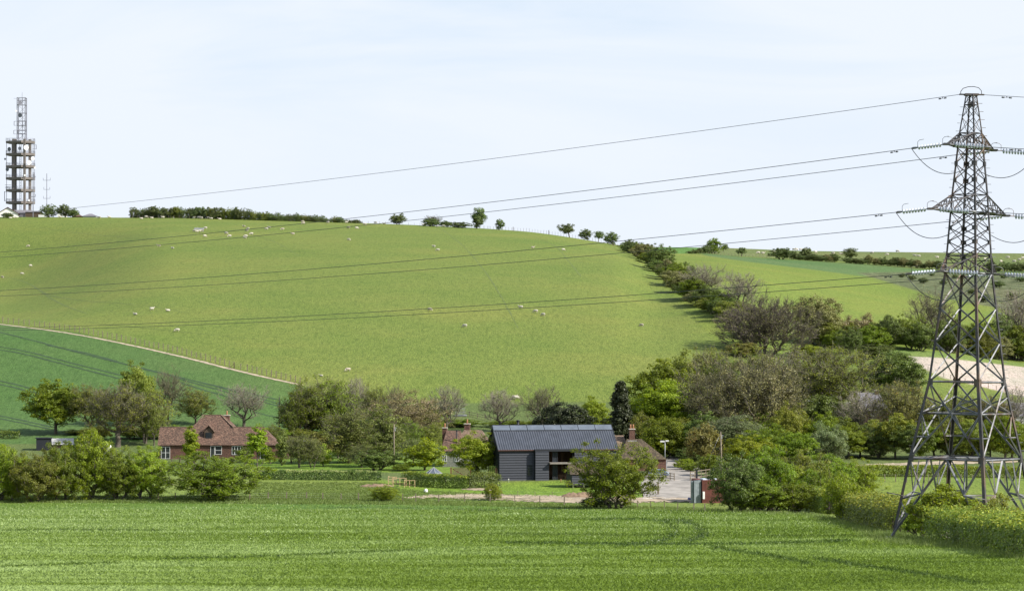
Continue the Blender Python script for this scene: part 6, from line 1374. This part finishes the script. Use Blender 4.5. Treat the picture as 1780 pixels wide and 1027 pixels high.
b2 = np.stack([bx+np.cos(la)*ln*.35+np.cos(a)*wd_*.4, by+np.sin(la)*ln*.35+np.sin(a)*wd_*.4, bz_+ht*.72], 1); b3 = np.stack([bx+np.cos(la)*ln, by+np.sin(la)*ln, bz_+ht*.88], 1)
V = np.stack([b0, b1, b2, b3], 1).reshape(-1, 3); i4 = np.arange(N_)[:, None]*4; Ft = np.concatenate([i4+np.array([[0, 1, 2]]), i4+np.array([[0, 2, 3]])], 0)
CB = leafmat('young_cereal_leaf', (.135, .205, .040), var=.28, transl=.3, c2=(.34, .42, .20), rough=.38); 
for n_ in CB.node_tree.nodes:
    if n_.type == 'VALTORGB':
        e_ = n_.color_ramp.elements; e_[0].color = (.055, .100, .018, 1); e_[1].position = .45; e_[1].color = (.145, .225, .028, 1); e_[2].color = (.33, .44, .16, 1)  # darkest stop also stands for crop self-shade along the wheelings
CB.node_tree.nodes['Principled BSDF'].inputs['Specular IOR Level'].default_value = .5
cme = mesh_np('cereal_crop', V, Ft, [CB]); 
def vnoise(x, y, cx, cy, seed):
    r3 = np.random.default_rng(seed); T = r3.random((256, 256)); u = x/cx; v = y/cy; i0 = np.floor(u).astype(int); j0 = np.floor(v).astype(int); fu = u-i0; fv = v-j0; fu = fu*fu*(3-2*fu); fv = fv*fv*(3-2*fv)
    g_ = lambda a_, b_: T[a_ % 256, b_ % 256]
    return (g_(i0, j0)*(1-fu)+g_(i0+1, j0)*fu)*(1-fv)+(g_(i0, j0+1)*(1-fu)+g_(i0+1, j0+1)*fu)*fv
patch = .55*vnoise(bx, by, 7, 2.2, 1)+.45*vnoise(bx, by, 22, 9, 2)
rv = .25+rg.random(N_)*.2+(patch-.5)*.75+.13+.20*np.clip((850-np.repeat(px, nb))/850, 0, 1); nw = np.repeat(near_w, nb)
rv = np.clip(np.where(nw < 1.5, rv*np.clip((nw-.55)/.95, 0, 1)*.5, rv), 0, 1); rnd_attr(cme, np.concatenate([rv, rv]))  # blades beside the wheelings coloured darker in place of self-shadow
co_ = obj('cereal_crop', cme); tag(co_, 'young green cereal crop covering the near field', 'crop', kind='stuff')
# rough grass tufts along the field margin, fence line and hedge foot
def tufts(name, polys, n, hmin, hmax, tone, label, seed, dref=350.):
    r2 = np.random.default_rng(seed); PX = []; PD_ = []
    for poly, m in polys:
        P = np.array(poly, float); x = r2.uniform(P[:, 0].min(), P[:, 0].max(), int(m)*3); y = r2.uniform(P[:, 1].min(), P[:, 1].max(), int(m)*3); ok = sdist(x, y, poly) > 0; x, y = x[ok][:int(m)], y[ok][:int(m)]
        dd = np.zeros(len(x)); q_ = np.round(x/6)*6
        for u in np.unique(q_): mm = q_ == u; dd[mm] = at_d(u, y[mm])
        PX.append(x); PD_.append(dd)
    px = np.concatenate(PX); d = np.concatenate(PD_); nb = 7; N_ = len(px)*nb; cl = np.repeat(r2.random(len(px)), nb); bx = np.repeat((px-CX)/F*d, nb)+r2.normal(0, .16, N_); by = np.repeat(d, nb)+r2.normal(0, .2, N_); bz_ = np.repeat(zpd(px, d), nb)
    ht = r2.uniform(hmin, hmax, N_)*(.5+cl); w_ = .05*np.repeat(d, nb)/dref*r2.uniform(.7, 1.5, N_); a = r2.uniform(0, 6.28, N_); la = r2.uniform(0, 6.28, N_); ln = ht*.5
    V = np.stack([np.stack([bx-np.cos(a)*w_, by-np.sin(a)*w_, bz_-.04], 1), np.stack([bx+np.cos(a)*w_, by+np.sin(a)*w_, bz_-.04], 1), np.stack([bx+np.cos(la)*ln, by+np.sin(la)*ln, bz_+ht], 1)], 1).reshape(-1, 3)
    me = mesh_np(name, V, np.arange(N_*3).reshape(-1, 3), [LEAF[tone]]); rnd_attr(me, np.clip(cl*.5+r2.random(N_)*.5, 0, 1)); o = obj(name, me); tag(o, label, 'grass', kind='stuff')
tufts('rough_grass', [([(-20,862),(640,862),(760,872),(1000,876),(1240,884),(1330,888),(1330,894),(1200,889),(1000,883),(700,877),(-20,873)], 9000), ([(1330,889),(1420,893),(1480,908),(1545,925),(1640,942),(1790,966),(1790,980),(1660,956),(1545,948),(1500,938),(1470,916),(1410,900),(1330,896)], 5000)], 0, .12, .32, 'grass', 'rough unmown grass along the edge of the near field', 31)
tufts('meadow_grass', [([(440,838),(660,838),(700,850),(1000,866),(1000,870),(700,872),(440,866)], 6000), ([(-10,800),(300,800),(300,866),(-10,866)], 2500)], 0, .06, .20, 'grass', 'tufted meadow grass between the hedges and the wire fence', 33)
